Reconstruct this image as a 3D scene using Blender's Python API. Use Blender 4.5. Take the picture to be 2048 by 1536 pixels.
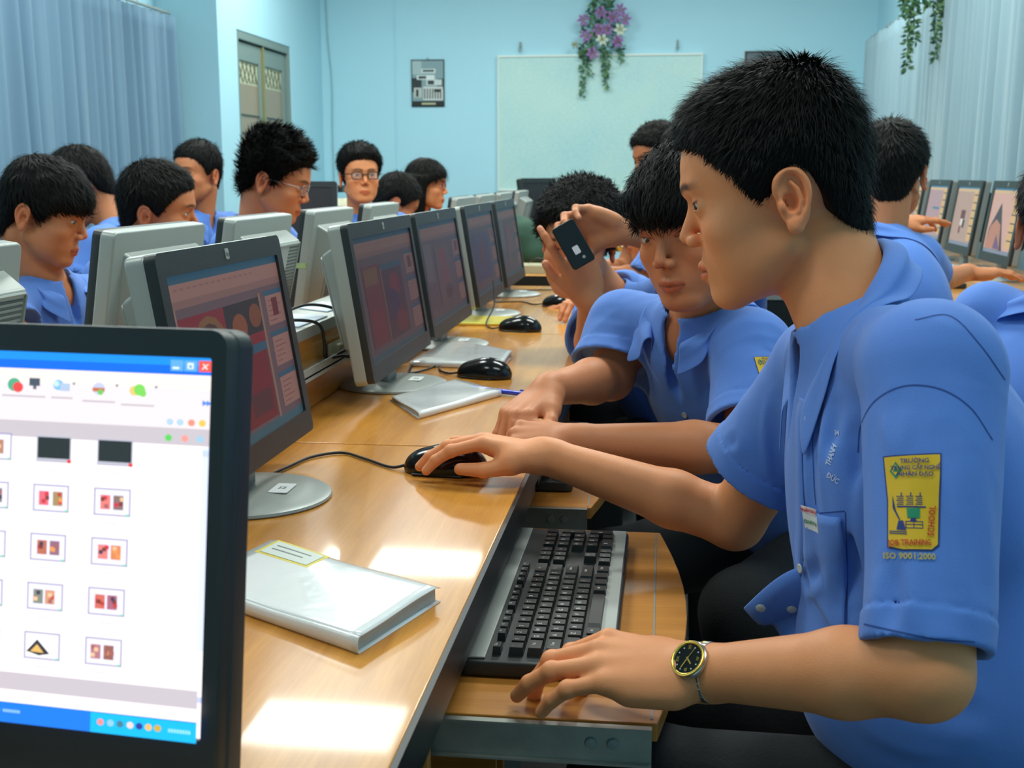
import bpy, math, random
import numpy as np
from mathutils import Vector, Matrix
from mathutils.bvhtree import BVHTree
SC = bpy.context.scene
COL = SC.collection
for o in list(bpy.data.objects):
    bpy.data.objects.remove(o)
rng = np.random.default_rng(7)
V = lambda *a: np.array(a, float)
def nrm(v):
    v = np.asarray(v, float)
    return v / max(np.linalg.norm(v), 1e-9)

# ---------------------------------------------------------------- camera, world, lamps, exposure
FOC = 2400.0
CZ = 1.144
PIT = math.atan(418 / FOC)
YAW = math.atan(306 * math.cos(PIT) / FOC)
camd = bpy.data.cameras.new('camera')
camd.sensor_width = 36.0
camd.lens = 36.0 * FOC / 2048
camd.clip_start = 0.05
cam = bpy.data.objects.new('camera', camd)
cam.location = (0, 0, CZ)
cam.rotation_euler = (math.pi / 2 - PIT, 0, YAW)
COL.objects.link(cam)
SC.camera = cam
camd.dof.use_dof = True
camd.dof.focus_distance = 1.4
camd.dof.aperture_fstop = 13.0
w = bpy.data.worlds.new('world')
SC.world = w
w.use_nodes = True
w.node_tree.nodes['Background'].inputs[0].default_value = (0.75, 0.9, 1.0, 1)
w.node_tree.nodes['Background'].inputs[1].default_value = 0.5
SC.view_settings.view_transform = 'Standard'
SC.view_settings.look = 'None'
SC.view_settings.gamma = 1
SC.view_settings.use_curve_mapping = False
SC.view_settings.exposure = 0.45
LAMPCOL = (0.93, 1.0, 0.95)
def area(name, loc, sx, sy, power, rot=(0, 0, 0), col=LAMPCOL):
    d = bpy.data.lights.new(name, 'AREA')
    d.shape = 'RECTANGLE'
    d.size = sx
    d.size_y = sy
    d.energy = power
    d.color = col
    o = bpy.data.objects.new(name, d)
    o.location = loc
    o.rotation_euler = rot
    COL.objects.link(o)
    return o
ROOM = dict(x0=-3.45, x1=1.72, y0=-2.2, y1=10.6, z1=3.3)
# ceiling fluorescent fixtures: (x, y) centres, long side along x; their housings are built with the room
LAMPS = [(-1.9, 0.6), (0.35, 0.6), (-1.9, 3.1), (0.35, 3.1), (-1.9, 5.7), (0.35, 5.7), (-1.9, 8.4), (0.35, 8.4)]
for i, (x, y) in enumerate(LAMPS):
    area('lamp_light', (x, y, 3.19), 1.2, 0.5, 15 if y < 1 else 38 if y > 8 else 38)
# bluish fill light added by the left wall near camera; no window built there
area('side_fill_light', (-3.3, 0.2, 1.9), 3.2, 1.5, 14, (0, math.radians(-90), 0), (0.80, 0.93, 1.0))

# ---------------------------------------------------------------- object helpers
def tag(o, label=None, cat=None, group=None, kind=None):
    if label: o['label'] = label
    if cat: o['category'] = cat
    if group: o['group'] = group
    if kind: o['kind'] = kind
    return o
def empty(name, loc, label=None, cat=None, group=None, rz=0):
    o = bpy.data.objects.new(name, None)
    o.empty_display_size = 0.05
    o.location = loc
    o.rotation_euler = (0, 0, rz)
    COL.objects.link(o)
    return tag(o, label, cat, group)
def kids(o):
    return [c for c in bpy.data.objects if c.parent is o]
def copy_tree(o, parent=None):
    c = o.copy()
    COL.objects.link(c)
    c.parent = parent
    for ch in kids(o):
        copy_tree(ch, c)
    return c
def link(name, me, mats, parent=None, smooth=False):
    for m in (mats if isinstance(mats, (list, tuple)) else [mats]):
        me.materials.append(m)
    if smooth:
        me.polygons.foreach_set('use_smooth', np.ones(len(me.polygons), bool))
    o = bpy.data.objects.new(name, me)
    COL.objects.link(o)
    if parent is not None:
        o.parent = parent
    return o
def np_mesh(name, v, f, cols=None, midx=None):
    """v (N,3); f (M,4) or (M,3) or a list; cols (N,3) colours of the thing itself"""
    me = bpy.data.meshes.new(name)
    if isinstance(f, np.ndarray):
        M, K = f.shape
        me.vertices.add(len(v)); me.vertices.foreach_set('co', np.asarray(v, np.float32).ravel())
        me.loops.add(M * K); me.loops.foreach_set('vertex_index', f.astype(np.int32).ravel())
        me.polygons.add(M)
        me.polygons.foreach_set('loop_start', np.arange(0, M * K, K, dtype=np.int32))
        me.polygons.foreach_set('loop_total', np.full(M, K, np.int32))
        me.update(calc_edges=True)
    else:
        me.from_pydata([tuple(x) for x in v], [], f)
    if midx is not None:
        me.polygons.foreach_set('material_index', np.asarray(midx, np.int32))
    if cols is not None:
        a = me.color_attributes.new('Col', 'FLOAT_COLOR', 'POINT')
        c = np.ones((len(v), 4), np.float32); c[:, :3] = cols
        a.data.foreach_set('color', c.ravel())
    return me
class MB:
    """collects simple shapes into one mesh"""
    def __init__(s): s.v = []; s.f = []; s.m = []; s.c = []
    def add(s, v, f, m=0, c=(1, 1, 1), M=None):
        b = len(s.v)
        for p in v:
            p = Vector(p)
            if M is not None: p = M @ p
            s.v.append(tuple(p)); s.c.append(c)
        for q in f: s.f.append([b + i for i in q]); s.m.append(m)
        return s
    def box(s, x0, y0, z0, x1, y1, z1, m=0, c=(1, 1, 1), M=None):
        v = [(x, y, z) for z in (z0, z1) for y in (y0, y1) for x in (x0, x1)]
        return s.add(v, [(0, 2, 3, 1), (4, 5, 7, 6), (0, 1, 5, 4), (2, 6, 7, 3), (0, 4, 6, 2), (1, 3, 7, 5)], m, c, M)
    def rect(s, x0, y0, x1, y1, z=0, m=0, c=(1, 1, 1), M=None):
        return s.add([(x0, y0, z), (x1, y0, z), (x1, y1, z), (x0, y1, z)], [(0, 1, 2, 3)], m, c, M)
    def prism(s, poly, z0, z1, m=0, c=(1, 1, 1), M=None, taper=1.0):
        n = len(poly)
        cx = sum(p[0] for p in poly) / n; cy = sum(p[1] for p in poly) / n
        v = [(p[0], p[1], z0) for p in poly] + [(cx + (p[0] - cx) * taper, cy + (p[1] - cy) * taper, z1) for p in poly]
        f = [tuple(range(n - 1, -1, -1)), tuple(range(n, 2 * n))] + [(i, (i + 1) % n, n + (i + 1) % n, n + i) for i in range(n)]
        return s.add(v, f, m, c, M)
    def lathe(s, prof, n=32, m=0, c=(1, 1, 1), M=None, sx=1, sy=1):
        v = [(r * math.cos(2 * math.pi * i / n) * sx, r * math.sin(2 * math.pi * i / n) * sy, z) for r, z in prof for i in range(n)]
        f = [(j * n + i, j * n + (i + 1) % n, (j + 1) * n + (i + 1) % n, (j + 1) * n + i) for j in range(len(prof) - 1) for i in range(n)]
        f += [tuple(range(n - 1, -1, -1)), tuple((len(prof) - 1) * n + i for i in range(n))]
        return s.add(v, f, m, c, M)
    def tube(s, pts, r, n=8, m=0, c=(1, 1, 1), M=None):
        P = [np.array(p, float) for p in pts]
        rs = r if isinstance(r, (list, tuple)) else [r] * len(P)
        v = []; up = V(0.13, 0.07, 1.0)
        for i, p in enumerate(P):
            t = nrm(P[min(i + 1, len(P) - 1)] - P[max(i - 1, 0)])
            a = np.cross(t, up)
            if np.linalg.norm(a) < 0.1: a = np.cross(t, V(1, 0.2, 0))
            a = nrm(a); b = np.cross(t, a)
            for k in range(n):
                q = 2 * math.pi * k / n
                v.append(p + rs[i] * (a * math.cos(q) + b * math.sin(q)))
        f = [(j * n + i, j * n + (i + 1) % n, (j + 1) * n + (i + 1) % n, (j + 1) * n + i) for j in range(len(P) - 1) for i in range(n)]
        f += [tuple(range(n - 1, -1, -1)), tuple((len(P) - 1) * n + i for i in range(n))]
        return s.add(v, f, m, c, M)
    def grid(s, A, m=0, c=(1, 1, 1), M=None, close=False):
        nu, nv = len(A), len(A[0])
        v = [A[i][j] for i in range(nu) for j in range(nv)]
        f = [(i * nv + j, i * nv + (j + 1) % nv, ((i + 1) % nu) * nv + (j + 1) % nv, ((i + 1) % nu) * nv + j)
             for i in range(nu - (0 if close else 1)) for j in range(nv - 1)]
        return s.add(v, f, m, c, M)
    def build(s, name, mats, parent=None, smooth=False, bevel=0, seg=2, col=False):
        me = np_mesh(name, s.v, s.f, cols=np.array(s.c) if col else None, midx=s.m)
        o = link(name, me, mats, parent, smooth or bevel > 0)
        if bevel:
            b = o.modifiers.new('bevel', 'BEVEL'); b.width = bevel; b.segments = seg; b.limit_method = 'ANGLE'; b.angle_limit = math.radians(40)
            n = o.modifiers.new('wn', 'WEIGHTED_NORMAL'); n.keep_sharp = True
        elif smooth and smooth != 'all':
            me.set_sharp_from_angle(angle=math.radians(smooth if smooth > 1 else 40))
        return o
def rrect(x0, y0, x1, y1, r, n=5):
    out = []
    for cx, cy, a0 in ((x1 - r, y1 - r, 0), (x0 + r, y1 - r, 90), (x0 + r, y0 + r, 180), (x1 - r, y0 + r, 270)):
        for i in range(n + 1):
            a = math.radians(a0 + 90 * i / n)
            out.append((cx + r * math.cos(a), cy + r * math.sin(a)))
    return out
def spline(pts, n=8):
    """Catmull-Rom through pts"""
    P = [np.array(p, float) for p in pts]
    P = [2 * P[0] - P[1]] + P + [2 * P[-1] - P[-2]]
    out = []
    for i in range(1, len(P) - 2):
        for k in range(n):
            t = k / n
            out.append(0.5 * ((2 * P[i]) + (-P[i - 1] + P[i + 1]) * t + (2 * P[i - 1] - 5 * P[i] + 4 * P[i + 1] - P[i + 2]) * t * t + (-P[i - 1] + 3 * P[i] - 3 * P[i + 1] + P[i + 2]) * t ** 3))
    out.append(P[-2])
    return out

# ---------------------------------------------------------------- materials
def lin(r, g, b):
    f = lambda c: (c / 255 / 12.92) if c / 255 <= 0.04045 else ((c / 255 + 0.055) / 1.055) ** 2.4
    return (f(r), f(g), f(b))
def new_mat(name):
    m = bpy.data.materials.new(name); m.use_nodes = True
    nt = m.node_tree
    return m, nt, nt.nodes['Principled BSDF']
def mat(name, c, rough=0.5, metal=0.0, noise=0.0, nscale=30, bump=0.0, bscale=200, attr=False, coat=0.0, sss=0.0, stretch=(1, 1, 1), spec=0.5, trans=0, alpha=1, sheen=0):
    m, nt, b = new_mat(name)
    b.inputs['Base Color'].default_value = (*c, 1)
    b.inputs['Roughness'].default_value = rough
    b.inputs['Metallic'].default_value = metal
    b.inputs['Specular IOR Level'].default_value = spec
    if coat: b.inputs['Coat Weight'].default_value = coat; b.inputs['Coat Roughness'].default_value = 0.06
    if trans: b.inputs['Transmission Weight'].default_value = trans
    if alpha < 1: b.inputs['Alpha'].default_value = alpha
    if sheen: b.inputs['Sheen Weight'].default_value = sheen; b.inputs['Sheen Roughness'].default_value = 0.5
    if sss:
        b.inputs['Subsurface Weight'].default_value = sss
        b.inputs['Subsurface Radius'].default_value = (0.010, 0.004, 0.002)
        b.inputs['Subsurface Scale'].default_value = 1.0
    tc = nt.nodes.new('ShaderNodeTexCoord')
    mp = nt.nodes.new('ShaderNodeMapping'); mp.inputs['Scale'].default_value = stretch
    nt.links.new(tc.outputs['Object'], mp.inputs[0])
    src = None
    if attr:
        at = nt.nodes.new('ShaderNodeAttribute'); at.attribute_name = 'Col'; src = at.outputs['Color']
        nt.links.new(src, b.inputs['Base Color'])
    if noise:
        n = nt.nodes.new('ShaderNodeTexNoise'); n.inputs['Scale'].default_value = nscale; n.inputs['Detail'].default_value = 4
        nt.links.new(mp.outputs[0], n.inputs[0])
        mr = nt.nodes.new('ShaderNodeMapRange'); mr.inputs[3].default_value = 1 - noise; mr.inputs[4].default_value = 1 + noise
        nt.links.new(n.outputs[0], mr.inputs[0])
        mx = nt.nodes.new('ShaderNodeVectorMath'); mx.operation = 'MULTIPLY'
        if src: nt.links.new(src, mx.inputs[0])
        else: mx.inputs[0].default_value = c
        nt.links.new(mr.outputs[0], mx.inputs[1])
        nt.links.new(mx.outputs[0], b.inputs['Base Color'])
    if bump:
        n = nt.nodes.new('ShaderNodeTexNoise'); n.inputs['Scale'].default_value = bscale; n.inputs['Detail'].default_value = 3
        nt.links.new(mp.outputs[0], n.inputs[0])
        bp = nt.nodes.new('ShaderNodeBump'); bp.inputs['Strength'].default_value = bump; bp.inputs['Distance'].default_value = 0.002
        nt.links.new(n.outputs[0], bp.inputs['Height']); nt.links.new(bp.outputs[0], b.inputs['Normal'])
    return m
def emis_mat(name, strength):
    m, nt, b = new_mat(name)
    at = nt.nodes.new('ShaderNodeAttribute'); at.attribute_name = 'Col'
    b.inputs['Base Color'].default_value = (0.01, 0.01, 0.012, 1)
    b.inputs['Roughness'].default_value = 0.45
    nt.links.new(at.outputs['Color'], b.inputs['Emission Color'])
    b.inputs['Emission Strength'].default_value = strength
    return m
def wood_mat(name, c1, c2, rough, along='y', coat=0.0):
    m, nt, b = new_mat(name)
    tc = nt.nodes.new('ShaderNodeTexCoord'); mp = nt.nodes.new('ShaderNodeMapping')
    s = {'y': (14, 0.8, 14), 'x': (0.8, 14, 14), 'z': (14, 14, 0.8)}[along]
    mp.inputs['Scale'].default_value = s
    nt.links.new(tc.outputs['Object'], mp.inputs[0])
    n1 = nt.nodes.new('ShaderNodeTexNoise'); n1.inputs['Scale'].default_value = 3.0; n1.inputs['Detail'].default_value = 6; n1.inputs['Distortion'].default_value = 0.6
    n2 = nt.nodes.new('ShaderNodeTexNoise'); n2.inputs['Scale'].default_value = 26.0; n2.inputs['Detail'].default_value = 2
    nt.links.new(mp.outputs[0], n1.inputs[0]); nt.links.new(mp.outputs[0], n2.inputs[0])
    ad = nt.nodes.new('ShaderNodeMath'); ad.operation = 'MULTIPLY_ADD'; ad.inputs[1].default_value = 0.4
    nt.links.new(n2.outputs[0], ad.inputs[0]); nt.links.new(n1.outputs[0], ad.inputs[2])
    cr = nt.nodes.new('ShaderNodeValToRGB')
    cr.color_ramp.elements[0].position = 0.45; cr.color_ramp.elements[0].color = (*c1, 1)
    cr.color_ramp.elements[1].position = 0.95; cr.color_ramp.elements[1].color = (*c2, 1)
    nt.links.new(ad.outputs[0], cr.inputs[0]); nt.links.new(cr.outputs[0], b.inputs['Base Color'])
    b.inputs['Roughness'].default_value = rough
    if coat: b.inputs['Coat Weight'].default_value = coat; b.inputs['Coat Roughness'].default_value = 0.05
    return m
M = {}
M['wood'] = wood_mat('varnished_wood', (0.72, 0.32, 0.05), (0.52, 0.205, 0.028), 0.26, 'y', 0.30)
M['woodx'] = wood_mat('tray_wood', (0.62, 0.26, 0.045), (0.45, 0.17, 0.025), 0.35, 'x', 0.0)
M['edge'] = mat('black_edging', (0.012, 0.016, 0.016), 0.35)
M['black'] = mat('black_plastic', (0.018, 0.024, 0.024), 0.42, bump=0.15, bscale=900)
M['glossblack'] = mat('glossy_black_plastic', (0.006, 0.008, 0.008), 0.16)
M['key'] = mat('key_plastic', (0.014, 0.017, 0.017), 0.38)
M['silver'] = mat('silver_plastic', (0.40, 0.43, 0.40), 0.38, 0.25)
M['silverdk'] = mat('grey_plastic', (0.25, 0.28, 0.27), 0.45, 0.1)
M['slot'] = mat('vent_dark', (0.10, 0.115, 0.11), 0.7)
M['metal'] = mat('bare_metal', (0.36, 0.38, 0.34), 0.4, 0.75, noise=0.25, nscale=40)
M['alu'] = mat('aluminium', (0.45, 0.48, 0.45), 0.4, 0.5)
M['paper'] = mat('paper', (0.78, 0.80, 0.78), 0.7)
M['plasticcover'] = mat('clear_cover', (0.88, 0.91, 0.90), 0.16, coat=0.6, bump=0.5, bscale=25)
M['yellow'] = mat('yellow_paper', (0.75, 0.62, 0.10), 0.5)
M['cable'] = mat('cable_rubber', (0.012, 0.014, 0.014), 0.5)
M['cream'] = mat('cream_plastic', (0.62, 0.60, 0.42), 0.5)
M['wall'] = mat('blue_wall_paint', lin(178, 224, 238), 0.75, noise=0.03, nscale=2)
M['ceil'] = mat('ceiling_paint', (0.36, 0.41, 0.42), 0.9)
M['floor'] = mat('floor_tiles', (0.10, 0.10, 0.095), 0.35, noise=0.15, nscale=6)
M['white'] = mat('white_enamel', (0.72, 0.80, 0.76), 0.35)
M['gold'] = mat('gold_plating', (0.85, 0.58, 0.12), 0.22, 0.9)
M['steel'] = mat('polished_steel', (0.62, 0.64, 0.62), 0.22, 0.95)
M['vcol'] = mat('printed_colours', (1, 1, 1), 0.6, attr=True)
M['shirt'] = mat('blue_cotton', lin(88, 134, 216), 0.85, noise=0.07, nscale=9, bump=0.22, bscale=1100, sheen=0.15)
M['shirt2'] = mat('blue_cotton_patch', lin(88, 134, 216), 0.85, noise=0.07, nscale=9, bump=0.22, bscale=1100, sheen=0.15)
M['trousers'] = mat('black_trouser_cloth', (0.006, 0.007, 0.008), 0.9, bump=0.4, bscale=250)
M['red'] = mat('maroon_cloth', (0.35, 0.03, 0.04), 0.85)
M['skin'] = mat('skin', (0.5, 0.3, 0.2), 0.5, attr=True, noise=0.06, nscale=60, sss=0.15, bump=0.12, bscale=600, spec=0.35)
M['hair'] = mat('black_hair', (0.009, 0.009, 0.008), 0.6, spec=0.12)
M['eye'] = mat('eyeball', (0.8, 0.8, 0.78), 0.15, attr=True)
M['glass'] = mat('spectacle_glass', (0.9, 1, 1), 0.05, alpha=0.12)
M['button'] = mat('pearl_button', (0.62, 0.66, 0.60), 0.3)
# ---------------------------------------------------------------- implicit surfaces (bodies, clothes, hair)
def smin(a, b, k):
    if k <= 0: return np.minimum(a, b)
    h = np.maximum(k - np.abs(a - b), 0) / k
    return np.minimum(a, b) - h * h * k * 0.25
class Sdf:
    def __init__(s): s.p = []
    def _a(s, op, fn, lo, hi, k):
        s.p.append((op, fn, np.asarray(lo, float) - k - 0.004, np.asarray(hi, float) + k + 0.004, k)); return s
    def ell(s, c, r, k=0.0, R=None, op='u'):
        c = np.asarray(c, float); r = np.asarray(r, float)
        def fn(P):
            q = P - c
            if R is not None: q = q @ R
            k0 = np.sqrt(((q / r) ** 2).sum(1)); k1 = np.sqrt(((q / (r * r)) ** 2).sum(1))
            return k0 * (k0 - 1) / np.maximum(k1, 1e-9)
        m = r.max() if R is not None else r
        return s._a(op, fn, c - m, c + m, k)
    def rc(s, a, b, r1, r2, k=0.0, op='u'):
        a = np.asarray(a, float); b = np.asarray(b, float); ba = b - a; L = max(ba @ ba, 1e-12)
        def fn(P):
            q = P - a
            h = np.clip(q @ ba / L, 0, 1)
            return np.sqrt(((q - h[:, None] * ba) ** 2).sum(1)) - (r1 + (r2 - r1) * h)
        m = max(r1, r2)
        return s._a(op, fn, np.minimum(a, b) - m, np.maximum(a, b) + m, k)
    def poly(s, pts, rs, k=0.0, op='u', ki=0.0):
        pts = [np.asarray(p, float) for p in pts]
        if not isinstance(rs, (list, tuple)): rs = [rs] * len(pts)
        def fn(P):
            d = None
            for i in range(len(pts) - 1):
                a, b = pts[i], pts[i + 1]; ba = b - a; q = P - a
                h = np.clip(q @ ba / max(ba @ ba, 1e-12), 0, 1)
                e = np.sqrt(((q - h[:, None] * ba) ** 2).sum(1)) - (rs[i] + (rs[i + 1] - rs[i]) * h)
                d = e if d is None else smin(d, e, ki)
            return d
        A = np.array(pts); m = max(rs)
        return s._a(op, fn, A.min(0) - m, A.max(0) + m, k)
    def fn(s, f, lo, hi, k=0.0, op='u'): return s._a(op, f, lo, hi, k)
    def ev(s, P, lo=None, hi=None):
        d = np.full(len(P), 0.3)
        for op, fn, l, h, k in s.p:
            if lo is not None and op != 'i' and (np.any(l > hi) or np.any(h < lo)): continue
            v = fn(P)
            if op == 'u': d = smin(d, v, k)
            elif op == 's': d = -smin(-d, v, k)
            elif op == 'i': d = -smin(-d, -v, k)
            elif op == 'w': d = d + v
        return d
    def mesh(s, h):
        us = [q for q in s.p if q[0] == 'u']
        lo = np.min([q[2] for q in us], 0) - 2 * h; hi = np.max([q[3] for q in us], 0) + 2 * h
        B = 24
        nb = np.ceil((hi - lo) / (h * B)).astype(int)
        N = nb * B + 8
        bs = h * B
        gi = np.arange(-1, B + 2)
        vid = []; vco = []; quads = []
        off = np.arange(-1, B + 2) * h
        for bx in range(nb[0]):
            for by in range(nb[1]):
                for bz in range(nb[2]):
                    b0 = lo + np.array([bx, by, bz]) * bs
                    l_, h_ = b0 - 2 * h, b0 + bs + 2 * h
                    if not any(np.all(q[2] <= h_) and np.all(q[3] >= l_) for q in us): continue
                    t = np.linspace(0, 1, 4)
                    c = np.stack(np.meshgrid(*[l_[i] + t * (h_[i] - l_[i]) for i in range(3)], indexing='ij'), -1).reshape(-1, 3)
                    dc = s.ev(c, l_, h_)
                    if dc.min() > bs * 0.75 or dc.max() < -bs * 0.75: continue
                    X = np.stack(np.meshgrid(b0[0] + off, b0[1] + off, b0[2] + off, indexing='ij'), -1).reshape(-1, 3)
                    d = s.ev(X, l_, h_).reshape(B + 3, B + 3, B + 3)
                    sg = d < 0
                    if sg.all() or not sg.any(): continue
                    n = B + 2
                    cnt = np.zeros((n, n, n)); acc = np.zeros((n, n, n, 3))
                    for ax in range(3):
                        sl0 = [slice(None)] * 3; sl1 = [slice(None)] * 3
                        sl0[ax] = slice(0, -1); sl1[ax] = slice(1, None)
                        a, b = d[tuple(sl0)], d[tuple(sl1)]
                        cr = (a < 0) != (b < 0)
                        tt = np.where(cr, a / np.where(cr, a - b, 1), 0)
                        o1, o2 = [q for q in range(3) if q != ax]
                        for e1 in (0, 1):
                            for e2 in (0, 1):
                                sl = [slice(None)] * 3
                                sl[o1] = slice(e1, e1 + n); sl[o2] = slice(e2, e2 + n)
                                m_ = cr[tuple(sl)]
                                cnt += m_
                                acc[..., ax] += tt[tuple(sl)] * m_
                                acc[..., o1] += e1 * m_; acc[..., o2] += e2 * m_
                    act = cnt > 0
                    idx = np.argwhere(act)
                    base = np.array([bx, by, bz]) * B - 1
                    gidx = idx + base + 2
                    key = (gidx[:, 0] * N[1] + gidx[:, 1]) * N[2] + gidx[:, 2]
                    vid.append(key)
                    vco.append(b0 - h + (idx + acc[act] / cnt[act][:, None]) * h)
                    K = np.full((n, n, n), -1, np.int64); K[act] = key
                    r_ = slice(1, B + 1)
                    for ax in range(3):
                        o1, o2 = [(1, 2), (2, 0), (0, 1)][ax]
                        sl0 = [slice(1, B + 1)] * 3; sl1 = list(sl0); sl1[ax] = slice(2, B + 2)
                        s0 = sg[tuple(sl0)]; s1 = sg[tuple(sl1)]
                        cr = np.argwhere(s0 != s1)
                        if len(cr) == 0: continue
                        fl = s0[tuple(cr.T)]
                        i0 = cr + 1
                        def kk(d1, d2):
                            j = i0.copy(); j[:, o1] -= d1; j[:, o2] -= d2
                            return K[tuple(j.T)]
                        q = np.stack([kk(0, 0), kk(1, 0), kk(1, 1), kk(0, 1)], 1)
                        q[~fl] = q[~fl][:, ::-1]
                        quads.append(q)
        if not vid: return np.zeros((0, 3)), np.zeros((0, 4), int)
        vid = np.concatenate(vid); vco = np.concatenate(vco); quads = np.concatenate(quads)
        u, first = np.unique(vid, return_index=True)
        f = np.searchsorted(u, quads)
        return vco[first], f
def smooth_verts(v, f, it=1, lam=0.5):
    for _ in range(it):
        acc = np.zeros_like(v); c = np.zeros(len(v))
        for a, b in ((0, 1), (1, 2), (2, 3), (3, 0)):
            np.add.at(acc, f[:, a], v[f[:, b]]); np.add.at(acc, f[:, b], v[f[:, a]])
            np.add.at(c, f[:, a], 1); np.add.at(c, f[:, b], 1)
        v = v + lam * (acc / np.maximum(c, 1)[:, None] - v)
    return v
def vnormals(v, f):
    n = np.cross(v[f[:, 2]] - v[f[:, 0]], v[f[:, 3 if f.shape[1] > 3 else 1]] - v[f[:, 1 if f.shape[1] > 3 else 0]])
    o = np.zeros_like(v)
    for j in range(f.shape[1]): np.add.at(o, f[:, j], n)
    return o / np.maximum(np.linalg.norm(o, axis=1), 1e-12)[:, None]
def waves(P, seed, freq, n=6):
    r = np.random.default_rng(seed); out = np.zeros(len(P))
    for i in range(n):
        d = r.normal(size=3); d /= np.linalg.norm(d)
        fr = freq * (0.6 + 0.9 * r.random())
        out += np.sin(P @ d * fr + r.random() * 6.28 + 1.3 * np.sin(P @ np.roll(d, 1) * fr * 0.7))
    return out / n
def bvh_of(v, f): return BVHTree.FromPolygons([tuple(x) for x in v], [tuple(int(k) for k in q) for q in f])
# ---------------------------------------------------------------- room
def text_raw(s, size, bold=0.0):
    cu = bpy.data.curves.new('t', 'FONT'); cu.body = s; cu.size = size; cu.resolution_u = 2; cu.offset = bold * size
    o = bpy.data.objects.new('t', cu); COL.objects.link(o)
    dg = bpy.context.evaluated_depsgraph_get(); dg.update()
    me = o.evaluated_get(dg).to_mesh()
    v = np.array([tuple(q.co) for q in me.vertices]).reshape(-1, 3); f = [tuple(p.vertices) for p in me.polygons]
    o.evaluated_get(dg).to_mesh_clear()
    bpy.data.objects.remove(o); bpy.data.curves.remove(cu)
    return v, f
def text_geo(s, size, bold=0.0):
    """centred text; the barred and horned Vietnamese letters are composed from plain ones"""
    plain = s.replace('Đ', 'D').replace('Ờ', 'Ò')
    v, f = text_raw(plain, size, bold)
    for i, ch in enumerate(s):
        if ch not in 'ĐỜ': continue
        xr = text_raw(plain[:i + 1], size)[0][:, 0].max()
        q = [(-.74, .31), (-.40, .31), (-.40, .40), (-.74, .40)] if ch == 'Đ' else [(-.10, .58), (.02, .64), (.06, .80), (-.02, .80)]
        k = len(v); v = np.concatenate([v, [(xr + a * size, b_ * size, 0) for a, b_ in q]]); f.append((k, k + 1, k + 2, k + 3))
    c = (v.min(0) + v.max(0)) / 2; c[1] = size * .34
    return v - c, f
def structure(name, mb, mats, **k):
    o = mb.build(name, mats, **k); o['kind'] = 'structure'; return o
X0, X1, Y0, Y1, Z1 = ROOM['x0'], ROOM['x1'], ROOM['y0'], ROOM['y1'], ROOM['z1']
structure('floor', MB().box(X0 - .1, Y0 - .1, -0.1, X1 + .1, Y1 + .1, 0), M['floor'])
structure('ceiling', MB().box(X0 - .1, Y0 - .1, Z1, X1 + .1, Y1 + .1, Z1 + 0.1), M['ceil'])
structure('wall_back', MB().box(X0 - .1, Y1, 0, X1 + .1, Y1 + 0.1, Z1), M['wall'])
structure('wall_behind_camera', MB().box(X0 - .1, Y0 - .1, 0, X1 + .1, Y0, Z1), M['wall'])
structure('wall_right', MB().box(X1, Y0, 0, X1 + .1, Y1, Z1), M['wall'])
structure('wall_left', MB().box(X0 - .1, Y0, 0, X0, 8.08, Z1), M['wall'])
# the thicker end of the left wall, with the recess of the glazed shutter in it
DX = -3.02
wl = MB()
wl.box(X0 - .1, 8.08, 0, DX, 8.45, Z1); wl.box(X0 - .1, 9.69, 0, DX, Y1, Z1)
wl.box(X0 - .1, 8.45, 2.16, DX, 9.69, Z1); wl.box(X0 - .1, 8.45, 0, DX - 0.24, 9.69, 2.16)
structure('wall_left_end', wl, M['wall'])
# glazed double door standing in the recess
dm = mat('door_paint', lin(122, 142, 138), 0.5)
pane = mat('amber_frosted_glass', lin(150, 136, 112), 0.3, noise=0.12, nscale=3)
palepane = mat('bright_frosted_glass', lin(196, 200, 165), 0.3)  # paler glass of the upper panes
iron = mat('wrought_iron', lin(95, 98, 90), 0.5)
dr = empty('door_1', (DX - 0.05, 9.07, 0)); dr['kind'] = 'structure'
fr = MB()
for y0, y1 in ((-.62, -.57), (.57, .62)): fr.box(-.05, y0, 0, .045, y1, 2.16)
fr.box(-.05, -.57, 2.10, .045, .57, 2.16)
fr.build('door_frame', dm, dr, bevel=.004)
for k, (y0, y1) in enumerate(((-.565, -.004), (.004, .565))):
    lf = MB()
    lf.box(-.02, y0, .02, .02, y0 + .07, 2.09); lf.box(-.02, y1 - .07, .02, .02, y1, 2.09)
    lf.box(-.02, y0 + .07, 1.96, .02, y1 - .07, 2.09); lf.box(-.02, y0 + .07, .02, .02, y1 - .07, .9)
    L = lf.build('door_leaf', dm, dr, bevel=.004)
    g = MB().box(-.004, y0 + .07, .9, .004, y1 - .07, 1.80)
    g.build('door_pane', pane, L)
    MB().box(-.004, y0 + .07, 1.80, .004, y1 - .07, 1.96).build('door_pane', palepane, L)
    gr = MB(); cy = (y0 + y1) / 2
    for hh in (1.45, 1.58): gr.tube([(.008, y0 + .07, hh), (.008, y1 - .07, hh)], .007, 6)
    for sc in (.1, .17): gr.tube([(.008, cy + sc * math.cos(a), 1.05 + 2.1 * sc * math.sin(a)) for a in np.linspace(0, math.pi, 14)], .005, 6)
    for q in range(5):
        gr.tube([(.008, y0 + .08 + q * .09, 1.81), (.008, y0 + .08 + q * .09 + .1 * (1 if q < 4 else 0), 1.95)], .003, 5)
        gr.tube([(.008, y0 + .16 + q * .08, 1.81), (.008, y0 + .08 + q * .08, 1.95)], .003, 5)
    gr.build('iron_grille', iron, L, smooth=40)
MB().box(.02, -.02, 1.5, .035, .02, 2.2).box(.018, -.03, 2.16, .03, .03, 2.24).build('bolt', mat('brass_bolt', lin(170, 160, 110), .4, .6), dr)

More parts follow.
